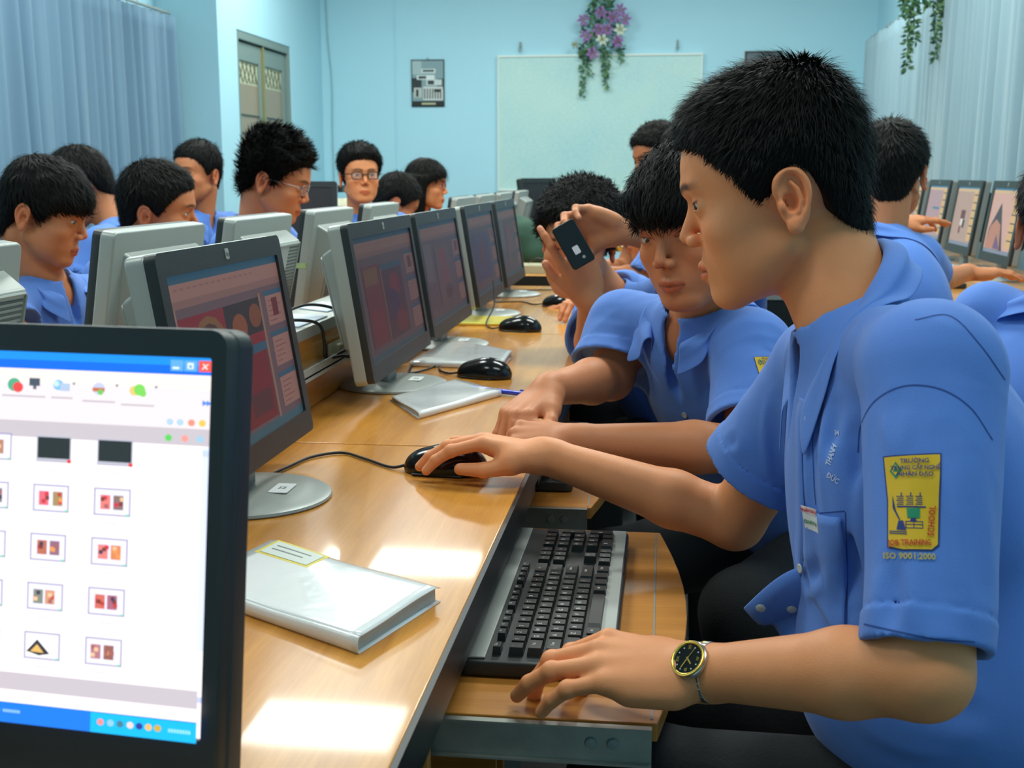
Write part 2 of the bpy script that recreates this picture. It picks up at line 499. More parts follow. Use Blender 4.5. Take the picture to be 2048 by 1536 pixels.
# ceiling fixtures
for i, (x, y) in enumerate(LAMPS):
    t = empty('ceiling_lamp', (x, y, Z1), 'white fluorescent ceiling lamp over the %s side, %s from the camera' % ('left' if x < 0 else 'right', ['overhead', 'second', 'third', 'farthest'][i // 2]), 'lamp', 'fluorescent ceiling lamps')
    MB().box(-.62, -.27, -.1, .62, .27, 0).build('lamp_housing', M['white'], t, bevel=.008)

# curtains
def curtain(name, x, y0, y1, z0, z1, sgn, label, seed, amp=.032, mt=None):
    r = np.random.default_rng(seed)
    n = int((y1 - y0) / .011); zs = np.linspace(z0, z1, 22)
    ys = np.linspace(y0, y1, n)
    ph = np.cumsum(0.55 + 0.5 * r.random(n) * (0.8 + 0.7 * np.sin(ys * 2.1)))
    ph = ph * (2 * math.pi / 10.5)
    am = amp * (0.55 + 0.45 * np.sin(ys * 5 + seed) ** 2 + .25 * r.random())
    rows = []
    for i in range(n):
        row = []
        for z in zs:
            tz = (z1 - z) / (z1 - z0)
            a = am[i] * (0.55 + 0.6 * tz)
            row.append((x + sgn * a * (math.sin(ph[i] + .25 * math.sin(3 * tz + i * .01)) + .3 * math.sin(2.3 * ph[i] + seed)), ys[i] + .01 * math.sin(ph[i] * .5) * tz, z - .012 * (math.sin(ph[i]) > 0.6) * (z == zs[-1])))
        rows.append(row)
    o = MB().grid(rows).build(name, mt, None, smooth='all')
    so = o.modifiers.new('thick', 'SOLIDIFY'); so.thickness = .002
    tag(o, label, 'curtain')
    return o
cl = mat('grey_blue_curtain', lin(112, 146, 170), 0.85, noise=.06, nscale=14, bump=.3, bscale=300, stretch=(1, 1, .15), sheen=.2)
cr = mat('pale_grey_curtain', lin(142, 172, 184), 0.85, noise=.06, nscale=14, bump=.3, bscale=300, stretch=(1, 1, .15), sheen=.2)
curtain('curtain', -3.3, 0.6, 7.99, .08, 2.19, 1, 'long grey-blue pleated curtain covering the left wall', 3, .045, cl)
curtain('curtain', 1.57, 7.42, 10.15, .08, 2.19, 1, 'pale pleated curtain on the right, far one beside the whiteboard wall', 5, .045, cr)
curtain('curtain', 1.555, 3.2, 7.37, .08, 2.19, 1, 'pale pleated curtain on the right, near one behind the dark monitors', 11, .055, cr)
for nm, x, y0, y1, lb in (('curtain_rod', -3.33, .5, 8.03, 'thin metal rod over the grey-blue left curtain'), ('curtain_rod', 1.6, 3.1, 10.2, 'thin metal rod over the pale right curtains')):
    rr = empty(nm, (x, y0, 2.215), lb, 'curtain rod')
    MB().tube([(0, 0, 0), (0, y1 - y0, 0)], .009, 8).build('rod', M['alu'], rr, smooth=40)
    hk = MB(); s = 1 if x > 0 else -1
    for q in np.arange(.15, y1 - y0, .16): hk.tube([(0, q, -.03), (0, q, .012), (s * .006, q, .02)], .004, 5)
    hk.build('curtain_hooks', M['alu'], rr)['kind'] = 'stuff'
    bk = MB()
    for q in (.05, (y1 - y0) / 2, y1 - y0 - .05): bk.box(min(0, s * .12), q - .01, -.006, max(0, s * .12), q + .01, .006)
    bk.build('rod_bracket', M['alu'], rr)

# whiteboard
wbm, nt, b = new_mat('whiteboard_surface')
tc = nt.nodes.new('ShaderNodeTexCoord'); mp = nt.nodes.new('ShaderNodeMapping'); mp.inputs['Scale'].default_value = (9, 1, 26)
n1 = nt.nodes.new('ShaderNodeTexNoise'); n1.inputs['Scale'].default_value = 3.5; n1.inputs['Detail'].default_value = 8
n2 = nt.nodes.new('ShaderNodeTexNoise'); n2.inputs['Scale'].default_value = 1.6
nt.links.new(tc.outputs['Object'], mp.inputs[0]); nt.links.new(mp.outputs[0], n1.inputs[0]); nt.links.new(tc.outputs['Object'], n2.inputs[0])
mu = nt.nodes.new('ShaderNodeMath'); mu.operation = 'MULTIPLY'; nt.links.new(n1.outputs[0], mu.inputs[0]); nt.links.new(n2.outputs[0], mu.inputs[1])
cra = nt.nodes.new('ShaderNodeValToRGB'); cra.color_ramp.elements[0].position = .06; cra.color_ramp.elements[0].color = (*lin(205, 232, 220), 1)
cra.color_ramp.elements[1].position = .55; cra.color_ramp.elements[1].color = (*lin(150, 205, 218), 1)
nt.links.new(mu.outputs[0], cra.inputs[0]); nt.links.new(cra.outputs[0], b.inputs['Base Color']); b.inputs['Roughness'].default_value = .4
wb = empty('whiteboard', (-.578, Y1, 1.58), 'large pale whiteboard with smeared blue marks on the far wall', 'whiteboard')
MB().box(-.86, -.03, -.565, .86, -.012, .565).build('board_surface', wbm, wb)
f_ = MB(); f_.box(-.875, -.04, .56, .875, 0, .578); f_.box(-.875, -.04, -.578, .875, 0, -.56); f_.box(-.875, -.04, -.56, -.86, 0, .56); f_.box(.86, -.04, -.56, .875, 0, .56)
f_.build('board_frame', mat('board_frame_white', lin(225, 235, 228), .35), wb, bevel=.002)
MB().box(-.86, -.08, -.6, .86, 0, -.585).box(-.86, -.085, -.6, .86, -.08, -.57).build('pen_tray', M['alu'], wb)
for x in (-.68, .66):
    MB().tube([(x, -.01, .66), (x, -.03, .65), (x + .012, -.035, .62), (x, -.035, .60), (x - .012, -.035, .62), (x, -.03, .645)], .005, 6).box(x - .008, -.02, .64, x + .008, 0, .69).build('hanging_hook', M['silverdk'], wb, smooth=40)

# poster of a modern house
ps = empty('poster', (-2.07, Y1, 1.933), 'small dark poster of a stacked modern house on the left of the far wall', 'poster')
W = []
def pr(mb, x0, z0, x1, z1, c, y): mb.add([(x0, y, z0), (x1, y, z0), (x1, y, z1), (x0, y, z1)], [(0, 1, 2, 3)], 0, lin(*c))
pm = MB(); pw, ph_ = .138, .19
pm.box(-.146, -.012, -.2, .146, 0, .2, 0, lin(20, 30, 34))
ly = -.0125
def P_(x0, z0, x1, z1, c):
    global ly
    pr(pm, -pw + 2 * pw * x0, -ph_ + 2 * ph_ * z0, -pw + 2 * pw * x1, -ph_ + 2 * ph_ * z1, c, ly); ly -= .0002
P_(0, 0, 1, 1, (135, 160, 165)); P_(0, .7, .3, 1, (170, 190, 190)); P_(0, .3, .3, .62, (40, 55, 55)); P_(.8, .35, 1, .6, (60, 80, 78))
P_(.3, .72, .75, .82, (215, 225, 222)); P_(.34, .75, .7, .8, (70, 85, 88)); P_(.15, .58, .72, .68, (225, 232, 230)); P_(.2, .6, .45, .66, (60, 70, 72)); P_(.45, .45, .95, .58, (205, 214, 212))
P_(.5, .47, .7, .56, (50, 60, 60)); P_(.05, .18, .3, .4, (190, 196, 190)); P_(.35, .12, .98, .42, (215, 220, 215))
for q in range(7): P_(.38 + q * .085, .15, .42 + q * .085, .38, (45, 55, 55))
P_(.0, .0, 1, .1, (28, 36, 34)); P_(.12, .2, .2, .36, (50, 55, 52)); P_(.7, .3, .9, .36, (30, 40, 42)); P_(.3, .02, .75, .06, (190, 190, 150))
pm.build('poster_print', M['vcol'], ps, col=True)
MB().tube([(-.01, -.01, .2), (0, -.015, .215), (.01, -.01, .2)], .003, 6).build('poster_hook', M['silverdk'], ps)
# dark picture frame, mostly behind the foreground boy's head
pf = empty('picture_frame', (.80, Y1, 1.97), 'dark picture frame on far wall, its top edge just above the front boy\'s hair', 'picture')
MB().box(-.155, -.02, -.2, .155, 0, .2).build('frame_border', M['edge'], pf, bevel=.003)
MB().box(-.135, -.023, -.18, .135, -.02, .18).build('frame_print', mat('dim_print', lin(90, 110, 120), .5), pf)
# wall cable
wc = MB().tube(spline([(-2.97, Y1 - .012, 3.25), (-2.965, Y1 - .012, 2.6), (-2.955, Y1 - .012, 2.3), (-2.93, Y1 - .012, 1.95), (-2.935, Y1 - .012, 1.5), (-2.93, Y1 - .012, .95)]), .006, 6).build('wall_cable', mat('cable_white', lin(150, 190, 195), .6), smooth=40)
tag(wc, 'thin pale cable running down the far wall near its left corner', 'cable')
wc2 = MB().box(-2.35 - .012, Y1 - .01, .3, -2.35, Y1, Z1 - .02).build('cable_duct', M['wall'])
tag(wc2, 'narrow blue-painted duct running up the far wall left of the poster', 'duct')

# artificial flowers
def flower_bunch(loc, label, n_fl, seed, sc=1.0, flowers=True):
    r = np.random.default_rng(seed)
    t = empty('artificial_flowers', loc, label, 'flowers')
    lf = MB(); 
    gcols = [lin(60, 105, 80), lin(85, 130, 85), lin(110, 150, 95), lin(45, 80, 62)]
    def leaf(p, d, L, w, c):
        d = nrm(d); s = nrm(np.cross(d, V(0, 1, .3))) * w
        lf.add([p, p + d * L * .5 + s, p + d * L, p + d * L * .5 - s], [(0, 1, 2, 3)], 0, c)
    def strand(x, z0, L, k):
        p = V(x, -.05, z0)
        for i in range(int(L / .013)):
            p = p + V(r.normal(0, .004), r.normal(0, .003), -.013)
            for q in range(3):
                leaf(p, V(r.normal(0, 1), -.3 + r.normal(0, .5), r.normal(-.4, .6)), .04 * sc, .007 * sc, gcols[r.integers(4)])
    for i in range(240):
        a = r.random() * 2 * math.pi; q = r.random() ** .6
        zz = r.uniform(-.18, .38)
        wdt = .16 * (1 - max(zz, 0) / .5)
        leaf(V(math.cos(a) * q * wdt, -.03 - r.random() * .05, zz), V(math.cos(a), -.6, r.normal(-.1, .7)), .07 * sc, .010 * sc, gcols[r.integers(4)])
    for x, z0, L in ((-.14, -.1, .42), (-.10, -.1, .25), (.02, -.1, .36), (.05, -.1, .27), (.17, -.1, .15), (-.17, -.08, .13)): strand(x, z0, L, 0)
    lf.build('foliage', M['vcol'], t, col=True)['kind'] = 'stuff'
    if flowers:
        spots = [(0, .16, 0), (-.04, .32, 0), (-.15, .1, 0), (.10, .12, 0), (.16, .02, 1), (.01, -.06, 1), (-.13, -.03, 0), (.16, .18, 0), (-.1, .42, 2), (.02, .45, 2), (.08, .33, 2), (-.07, -.17, 0), (-.22, -.10, 2), (.05, .02, 0), (.14, -.08, 0), (-.02, .02, 0), (.2, .1, 0)]
        for x, z, k in spots[:n_fl]:
            c1 = [lin(178, 130, 190), lin(228, 232, 222), lin(180, 190, 170)][k]; c2 = [lin(120, 70, 140), lin(190, 205, 160), lin(140, 160, 120)][k]
            fm = MB(); R = .062 * sc if k < 2 else .04
            for q in range(6):
                a = q * math.pi / 3 + r.random() * .3
                u = V(math.cos(a), 0, math.sin(a)); s = V(-math.sin(a), 0, math.cos(a))
                o_ = V(x, -.10, z)
                i0 = len(fm.v)
                pts = [o_, o_ + u * R * .55 + s * R * .24 + V(0, -.022, 0), o_ + u * R + V(0, .004, 0), o_ + u * R * .55 - s * R * .24 + V(0, -.022, 0), o_ + u * R * .6 + V(0, -.014, 0)]
                fm.add(pts, [(0, 1, 4), (1, 2, 4), (2, 3, 4), (3, 0, 4)], 0, c1)
                fm.c[i0] = c2
                fm.c[i0 + 4] = tuple((np.array(c1) + np.array(c2)) / 2)
                fm.tube([o_, o_ + u * R * .25 + V(0, -.035, 0)], .0015, 4, 0, lin(200, 180, 90))
            fm.build('lily_flower', M['vcol'], t, col=True)
    return t
flower_bunch((-.56, Y1 - .01, 2.33), 'hanging bunch of artificial purple and white lilies above the whiteboard', 17, 4)
flower_bunch((1.50, 7.4, 2.25), 'trailing artificial greenery hung above the gap in the right curtains', 0, 9, 1.1, False)
# ---------------------------------------------------------------- desks
def tray_poly(x0, x1, y0, y1, bow):
    pts = [(x0, y0), (x1, y0)]
    for t in np.linspace(0, 1, 12)[1:-1]: pts.append((x1 + bow * math.sin(math.pi * t), y0 + (y1 - y0) * t))
    return pts + [(x1, y1), (x0, y1)]
def tray(parent, yc, pull):
    """keyboard tray, rails along x; world x of its outer edge = pull"""
    t = MB().prism(tray_poly(pull - .26, pull, yc - .30, yc + .30, .032), .632, .65).build('keyboard_tray', M['woodx'], parent, bevel=.0015)
    MB().box(pull - .0005 - .004, yc - .292, .6502, pull - .0045 - .002, yc + .292, .6507).build('glued_strip_seam', M['silverdk'], t)
    for y in (yc - .312, yc + .302):
        r_ = MB(); hi = .652 if y < yc else .634
        r_.box(pull - .30, y, .615, pull - .005, y + .002, hi); r_.box(pull - .30, y - .006, .615, pull - .005, y + .01, .617); r_.box(pull - .30, y - .006, hi - .002, pull - .005, y, hi)
        rl = r_.build('drawer_rail', M['metal'], t)
        for xx in (.24, .06, .04):
            s_ = MB(); s_.lathe([(0.0001, 0), (.006, 0), (.005, .002), (0.0001, .0025)], 10, 0, M=Matrix.Translation((pull - xx, y - .0005, .634)) @ Matrix.Rotation(math.pi / 2, 4, 'X'))
            s_.build('screw', M['silverdk'], rl)
    return t
def desk(y0, y1, label, x0=-.595, x1=-.172, trays=(), side=True, facing=1):
    d = empty('computer_desk', (0, y0, 0), label, 'desk')
    inv = lambda o: o
    top = MB().box(x0, .0015, .722, x1 - .004, y1 - y0 - .0015, .75).build('desk_top', M['wood'], d, bevel=.002)
    MB().box(x1 - .004, .001, .716, x1 + .001, y1 - y0 - .001, .7495).build('edge_band', M['edge'], d)
    MB().box(x1 - .02, .02, .69, x1 - .005, y1 - y0 - .02, .7215).build('front_rail', M['edge'], d)
    for yy in ((.03, y1 - y0 - .05)): MB().box(x0 + .03, yy, 0, x1 - .06, yy + .018, .7215).build('side_panel', M['woodx'], d)
    MB().box(x0 + .02, .05, .25, x0 + .036, y1 - y0 - .05, .7215).build('modesty_panel', M['woodx'], d)
    if trays and y0 < 1:
        MB().box(x0 + .03, 1.012 - y0 - .03, 0, x1 - .028, 1.012 - y0 - .012, .7215).build('side_panel', M['woodx'], d)
        MB().box(-.172, 1.30 - y0, 0, -.155, 1.317 - y0, .62).build('metal_leg', M['silverdk'], d)
    for yc, pull in trays:
        t = tray(d, yc - y0, pull)
    return d
desk(.42, 1.699, 'varnished orange-brown computer desk nearest the camera, under the mouse hand', trays=((1.335, .004),))
desk(1.701, 2.979, 'varnished computer desk, middle of the near row, under two notebooks and boy with clasped hands', trays=((2.05, -.10),))
desk(2.981, 4.30, 'varnished computer desk at the far end of the near row, beyond the phone holder', trays=())
# opposite row
def odesk(y0, y1, label):
    d = empty('computer_desk', (0, y0, 0), label, 'desk')
    MB().box(-1.13, .001, .722, -.705, y1 - y0 - .001, .75).build('desk_top', M['wood'], d, bevel=.002)
    MB().box(-1.135, .001, .716, -1.13, y1 - y0 - .001, .7495).build('edge_band', M['edge'], d)
    for yy in ((.03, y1 - y0 - .05)): MB().box(-1.07, yy, 0, -.735, yy + .018, .7215).build('side_panel', M['woodx'], d)
    return d
odesk(.42, 1.699, 'opposite-row desk nearest the camera, mostly hidden behind the monitors')
odesk(1.701, 2.979, 'opposite-row desk, middle one, holding grey monitors seen from behind')
odesk(2.981, 4.30, 'opposite-row desk in front of the boy with spiky hair')
# partition
pt = empty('desk_partition', (-.65, .42, .75), 'low varnished partition with metal ledges running between the two desk rows', 'partition')
MB().box(-.052, 0, -.35, .053, 3.88, .137).build('partition_panel', M['wood'], pt, bevel=.002)
MB().box(-.055, 0, .137, .058, 3.88, .141).box(.052, 0, .122, .058, 3.88, .137).build('top_ledge', M['alu'], pt)
MB().box(.052, 0, .068, .082, 3.88, .071).box(.079, 0, .062, .082, 3.88, .083).build('cable_ledge', M['alu'], pt)
# cross desk near the far end
cd = empty('cross_desk', (.0, 5.1, 0), 'desk set across the aisle beyond the near row, cluttered with cables and papers', 'desk')
MB().box(-.75, -.36, .722, .75, .36, .75).build('desk_top', M['wood'], cd, bevel=.002)
MB().box(-.75, -.365, .712, .75, -.36, .749).build('edge_band', M['edge'], cd)
MB().box(-.75, -.35, .665, .75, -.335, .712).build('front_rail', M['silverdk'], cd)
MB().box(-.75, -.345, .3, .75, -.335, .664).build('modesty_panel', M['edge'], cd)
for x in (-.74, .72): MB().box(x, -.33, 0, x + .02, .33, .7215).build('side_panel', M['woodx'], cd)
# second cross desk
cd = empty('cross_desk', (-.40, 7.05, 0), 'far desk near the whiteboard carrying two dark monitors', 'desk')
MB().box(-.8, -.3, .722, .9, .3, .75).build('desk_top', M['wood'], cd, bevel=.002)
for x in (-.78, .86): MB().box(x, -.28, 0, x + .02, .28, .7215).build('side_panel', M['woodx'], cd)
# far left block and right row desks
cd = empty('far_desk', (-.9, 4.32, 0), 'desk row end holding four small grey monitors seen from behind', 'desk')
MB().box(-.12, 0, .722, .145, 2.35, .75).build('desk_top', M['wood'], cd, bevel=.002)
for y in (.05, 1.2, 2.28): MB().box(-.10, y, 0, .12, y + .018, .7215).build('side_panel', M['woodx'], cd)
rd = empty('wall_desk', (1.22, 2.6, 0), 'long desk along the right curtains holding dark-framed monitors', 'desk')
MB().box(-.36, 0, .722, .27, 5.2, .75).build('desk_top', M['wood'], rd, bevel=.002)
MB().box(-.365, 0, .716, -.36, 5.2, .7495).build('edge_band', M['edge'], rd)
for y in (.05, 1.7, 3.4, 5.1): MB().box(-.33, y, 0, .24, y + .018, .7215).build('side_panel', M['woodx'], rd)

# ---------------------------------------------------------------- monitors
SCR_B = emis_mat('bright_screen', 1.0)
SCR_D = emis_mat('dim_screen', 0.15)
SCR_E = emis_mat('dimmest_screen', 0.07)
SCR_M = emis_mat('side_screen', 0.55)
def monitor(loc, rz, label, screen, smat, w=.48, h=.272, tilt=9, dark=False, group=None, base=True, neckh=.045, sticker=True, bw=.021, bt=.026, bb=.030, led=False, side=None, logo=True):
    t = empty('lcd_monitor', loc, label, 'monitor', group, rz)
    B_ = Matrix.Translation((0, -.025, neckh)) @ Matrix.Rotation(math.radians(-tilt), 4, 'X')
    back = M['black'] if dark else M['silver']
    sidem = side or back
    # panel local: x width, z height, y depth (0 front)
    X = Matrix.Rotation(math.radians(90), 4, 'X')  # prism z -> -y
    def pz(poly, y0, y1, mb, m, tp=1.0): return mb.prism(poly, -y0, -y1, m, M=B_ @ X, taper=tp)
    bz = MB()
    out = rrect(-w / 2, 0, w / 2, h, .010, 4); inn = rrect(-w / 2 + bw, bb, w / 2 - bw, h - bt, .0015, 4)
    n = len(out)
    v = [(x, 0.002, z) for x, z in out] + [(x * .995, -.001, z) for x, z in out] + [(x, -.001, z) for x, z in inn] + [(x, .004, z) for x, z in inn] + [(x, .012, z) for x, z in out]
    f = []
    for i in range(n):
        j = (i + 1) % n
        f += [(i, j, n + j, n + i), (n + i, n + j, 2 * n + j, 2 * n + i), (2 * n + i, 2 * n + j, 3 * n + j, 3 * n + i), (j, i, 4 * n + i, 4 * n + j)]
    bz.add(v, f, 0, M=B_)
    bz_o = bz.build('bezel', M['black'], t, smooth=35)
    if logo:
        l_ = MB(); pz(rrect(-.0055, h - bt * .5 - .0065, .0055, h - bt * .5 + .0065, .002, 3), -.001, -.002, l_, 0)
        tv, tf = text_geo('hp', .0085)
        l_.add([(x, -.0023, z + h - bt * .5) for x, z, _ in tv], tf, 1, M=B_)
        l_.build('logo_badge', [M['silver'], M['black']], bz_o)
    sc = MB()
    sw, sh = w - 2 * bw, h - bt - bb
    sc.add([(-sw / 2, .003, bb), (sw / 2, .003, bb), (sw / 2, .003, bb + sh), (-sw / 2, .003, bb + sh)], [(0, 1, 2, 3)], 0, (0.02, .02, .025), M=B_)
    k = 0
    for q in screen:
        k += 1; y = .003 - k * .00001 - .0002
        if len(q) == 5:
            x0, y0, x1, y1, c = q
            pts = [(x0, y0), (x1, y0), (x1, y1), (x0, y1)]
        else: pts, c = q
        sc.add([(-sw / 2 + a * sw, y, bb + sh * (1 - b_)) for a, b_ in pts], [tuple(range(len(pts)))], 0, c, M=B_)
    sc.build('screen', smat, t, col=True)
    bk = MB()
    pz(rrect(-w / 2 - .001, -.001, w / 2 + .001, h + .001, .011, 4), .010, .034, bk, 0)
    bo = bk.build('back_shell', sidem, t, bevel=.004)
    hm = MB(); hw, h0, h1 = w * .405, h * .18, h * .85
    # stepped hump: a wedge deeper at the top
    hv = [(-hw, .03, h0), (hw, .03, h0), (hw, .03, h1 + .012), (-hw, .03, h1 + .012), (-hw + .012, .058, h0 + .008), (hw - .012, .058, h0 + .008), (hw - .012, .070, h1 - .006), (-hw + .012, .070, h1 - .006)]
    hm.add(hv, [(0, 3, 2, 1), (4, 5, 6, 7), (0, 1, 5, 4), (2, 3, 7, 6), (0, 4, 7, 3), (1, 2, 6, 5)], 0, M=B_)
    ho = hm.build('rear_housing', back, bo, bevel=.005)
    if not dark:
        vt = MB()
        for i in range(22):
            z = h0 + .018 + i * (h1 - h0 - .036) / 21
            yy = .0585 + .012 * (z - h0 - .008) / (h1 - h0)
            for s in (-1, 1):
                vt.box(s * (hw - .05) - .028, yy, z - .0016, s * (hw - .05) + .028, yy + .0014, z + .0016, 0, M=B_)
        vt.build('vent_slots', M['slot'], ho)['kind'] = 'stuff'
        rb = MB(); yr = .0725
        rb.tube([B_ @ Vector(p) for p in [(-hw + .016, .0605, h0 + .02), (-hw + .016, .0700, h1 - .013), (-hw + .02, .071, h1 - .010), (hw - .02, .071, h1 - .010), (hw - .016, .0700, h1 - .013), (hw - .016, .0605, h0 + .02)]], .0022, 6)
        rb.build('rear_rib', M['silver'], ho, smooth=40)
    if base:
        bs = MB().lathe([(.102, 0), (.104, .002), (.103, .005), (.098, .0075), (.07, .011), (.04, .013), (.03, .0135)], 48)
        bso = bs.build('base', M['black'] if dark == 2 else M['silver'], t, smooth=30)
        if sticker: 
            st_ = MB().prism(rrect(-.022, -.012, .022, .012, .003), .0127, .0136, 0, M=Matrix.Translation((0.0, -.045, .0002)))
            tv, tf = text_geo('22', .012); st_.add([(x, y - .045, .0141) for x, y, _ in tv], tf, 1)
            st_.build('sticker', [M['paper'], M['edge']], bso)
        nk = MB().prism(rrect(-.035, .0, .035, .022, .006), .010, neckh + .10, 0)
        nk.build('neck', M['silverdk'], t, smooth=35)
    return t
# screen pictures: (x0, y0, x1, y1, colour) in fractions, y down
def C3(*a): return lin(*a)
r0 = np.random.default_rng(12)
def desktop_list():
    X = lambda u: 1 - (430 - u) / 1262
    Y = lambda v: (v - 716) / 760
    s = [(0, 0, 1, 1, C3(250, 240, 240)), (0, 0, 1, .022, C3(30, 140, 240)), (0, .022, 1, .046, C3(20, 105, 232))]
    R = lambda u0, v0, u1, v1, c: s.append((X(u0), Y(v0), X(u1), Y(v1), C3(*c)))
    def O(u, v, r, c): s.append(([(X(u + r * math.cos(a)), Y(v + r * math.sin(a))) for a in np.linspace(0, 6.28, 11)[:-1]], C3(*c)))
    for u, c in ((400, (235, 85, 75)), (372, (95, 165, 242)), (345, (95, 165, 242))): R(u, 722, u + 25, 744, c)
    for d in (0, 1): s.append(([(X(407 + 10 * d), Y(728)), (X(410 + 10 * d), Y(728)), (X(418 - 10 * d), Y(739)), (X(415 - 10 * d), Y(739))], C3(250, 230, 225)))
    R(378, 727, 390, 739, (225, 235, 250)); R(381, 731, 387, 737, (95, 165, 242)); R(349, 736, 362, 740, (225, 235, 250))
    s.append((0, Y(751), 1, Y(862), C3(238, 226, 218))); s.append((0, Y(780), 1, Y(862), C3(228, 218, 221)))
    s.append((0, Y(858), 1, Y(892), C3(190, 183, 190)))
    for u in (30, -40, -110, -190, -270, -350, -430, -520, -610, -700, -790): O(u, 785, 14, (80, 165, 130)); O(u + 8, 790, 11, (230, 70, 70)); R(u - 25, 806, u + 25, 810, (188, 180, 190))
    R(62, 770, 84, 786, (70, 80, 95)); R(70, 786, 77, 793, (90, 98, 110)); R(50, 806, 96, 810, (188, 180, 190))
    O(122, 782, 11, (120, 180, 245)); R(126, 778, 146, 794, (170, 190, 215)); O(118, 780, 6, (190, 220, 250)); R(108, 806, 152, 810, (188, 180, 190))
    O(205, 786, 13, (190, 195, 235)); R(192, 784, 216, 792, (190, 110, 70)); O(208, 793, 6, (110, 190, 90)); R(172, 810, 238, 814, (188, 180, 190))
    O(276, 787, 10, (240, 190, 110)); O(286, 785, 12, (120, 205, 90)); O(293, 792, 7, (120, 205, 90)); R(250, 814, 316, 818, (188, 180, 190))
    for u in (150, 237, 315): s.append(([(X(u), Y(776)), (X(u + 8), Y(776)), (X(u + 4), Y(782))], C3(120, 120, 135)))
    s.append(([(X(410), Y(800)), (X(420), Y(806)), (X(410), Y(812))], C3(70, 130, 235))); s.append(([(X(418), Y(800)), (X(428), Y(806)), (X(418), Y(812))], C3(70, 130, 235)))
    for u, c in ((348, (170, 200, 240)), (368, (170, 200, 240)), (390, (240, 140, 120)), (411, (245, 190, 80))): O(u, 846, 7, c)
    for u, c in ((346, (90, 200, 90)), (378, (236, 150, 140)), (408, (150, 195, 215))): O(u, 878, 7, c)
    s.append((0, Y(893), X(412), Y(1358), C3(253, 243, 243))); s.append((X(412), Y(893), X(428), Y(1300), C3(214, 220, 248))); s.append((.9985, .02, 1, .95, C3(50, 70, 235)))
    R(413, 900, 426, 912, (190, 205, 245)); R(413, 1392, 426, 1404, (180, 195, 240))
    cols = [C3(190, 60, 60), C3(120, 60, 50), C3(225, 150, 80), C3(160, 95, 95), C3(70, 60, 80), C3(230, 190, 150), C3(205, 50, 70)]
    for r in range(5):
        for c in range(11):
            u0 = 205 - c * 124; v0 = 887 + r * 100; u1, v1 = u0 + 72, v0 + 54
            if r == 0 and c in (0, 1):
                R(u0, v0, u1, v1, (178, 178, 192)); R(u0 + 3, v0 + 3, u1 - 3, v1 - 8, (38, 45, 46)); R(u1 - 8, v1 - 7, u1, v1, (215, 50, 60))
            else:
                R(u0 - 1, v0 - 1, u1 + 1, v1 + 1, (150, 148, 180)); R(u0 + 2, v0 + 2, u1 - 2, v1 - 2, (228, 226, 243))
                if r == 4 and c == 1:
                    R(u0 + 4, v0 + 4, u1 - 14, v1 - 6, (250, 248, 248)); s.append(([(X(u0 + 4), Y(v1 - 14)), (X(u0 + 26), Y(v0 + 14)), (X(u0 + 52), Y(v1 - 12)), (X(u0 + 30), Y(v1 - 7))], C3(48, 48, 60))); s.append(([(X(u0 + 12), Y(v1 - 14)), (X(u0 + 26), Y(v0 + 24)), (X(u0 + 40), Y(v1 - 13))], C3(225, 180, 100)))
                else:
                    for q in range(2):
                        a = u0 + 10 + q * 26 + 4 * r0.random()
                        R(a, v0 + 13, a + 20, v1 - 12, (r0.integers(120, 235), r0.integers(90, 160), r0.integers(80, 130)))
                        for _ in range(3): 
                            e = a + 14 * r0.random(); g = v0 + 14 + 18 * r0.random(); s.append((X(e), Y(g), X(e + 8), Y(g + 8), cols[r0.integers(7)]))
                R(u1 - 8, v1 - 4, u1 - 2, v1 - 1, (100, 215, 160))
            for k in range(4): R(u0 + 24 + k * 6, v1 + 14, u0 + 28 + k * 6, v1 + 18, (205, 190, 196))
    s.append((0, Y(1372), 1, Y(1408), C3(192, 184, 192))); s.append((0, Y(1408), 1, Y(1432), C3(250, 240, 240)))
    s.append((0, Y(1434), 1, 1, C3(28, 120, 238))); s.append((X(222), Y(1436), 1, 1, C3(20, 180, 246)))
    for u, c in ((242, (235, 140, 140)), (262, (140, 195, 240)), (281, (70, 120, 140)), (301, (228, 205, 200)), (319, (45, 60, 150)), (337, (232, 182, 100)), (355, (200, 165, 60))): O(u, 1454, 7, c)
    for i in range(16): R(2 + i * 4.5 + (6 if i > 7 else 0), 1449, 5 + i * 4.5 + (6 if i > 7 else 0), 1455, (150, 198, 248))
    for i in range(8): R(376 + i * 5.5, 1452, 380 + i * 5.5, 1459, (150, 218, 250))
    return s
PINK, MAUVE, TEAL = C3(232, 170, 155), C3(150, 120, 130), C3(60, 130, 165)
def editor(seed, art, n=4, dark=False):
    r = np.random.default_rng(seed)
    s = [(0, 0, 1, 1, MAUVE), (0, 0, 1, .045, TEAL), (0, .045, 1, .17, PINK), (0, .13, 1, .17, C3(205, 150, 142)), (0, .95, 1, 1, C3(80, 140, 160)), (0, .17, .035, .95, PINK)]
    for i in range(14): s.append((.05 + i * .05, .07, .075 + i * .05, .08, C3(200, 140, 140)))
    y = .2
    for i in range(3):
        s += [(.80, y, .99, y + .03, TEAL), (.81, y + .03, .99, y + .21, PINK)]
        for q in range(5): s.append((.83, y + .06 + q * .03, .83 + .05 + .08 * r.random(), y + .066 + q * .03, C3(190, 110, 110)))
        y += .25
    s.append((.87, .25, .93, .36, C3(150, 40, 50)))
    return s + art
RED, DK, GOLD_ = C3(190, 40, 60), C3(60, 50, 60), C3(190, 130, 70)
def blob(cx, cy, rx, ry, c, n=12): return ([(cx + rx * math.cos(a), cy + ry * math.sin(a)) for a in np.linspace(0, 2 * math.pi, n + 1)[:-1]], c)
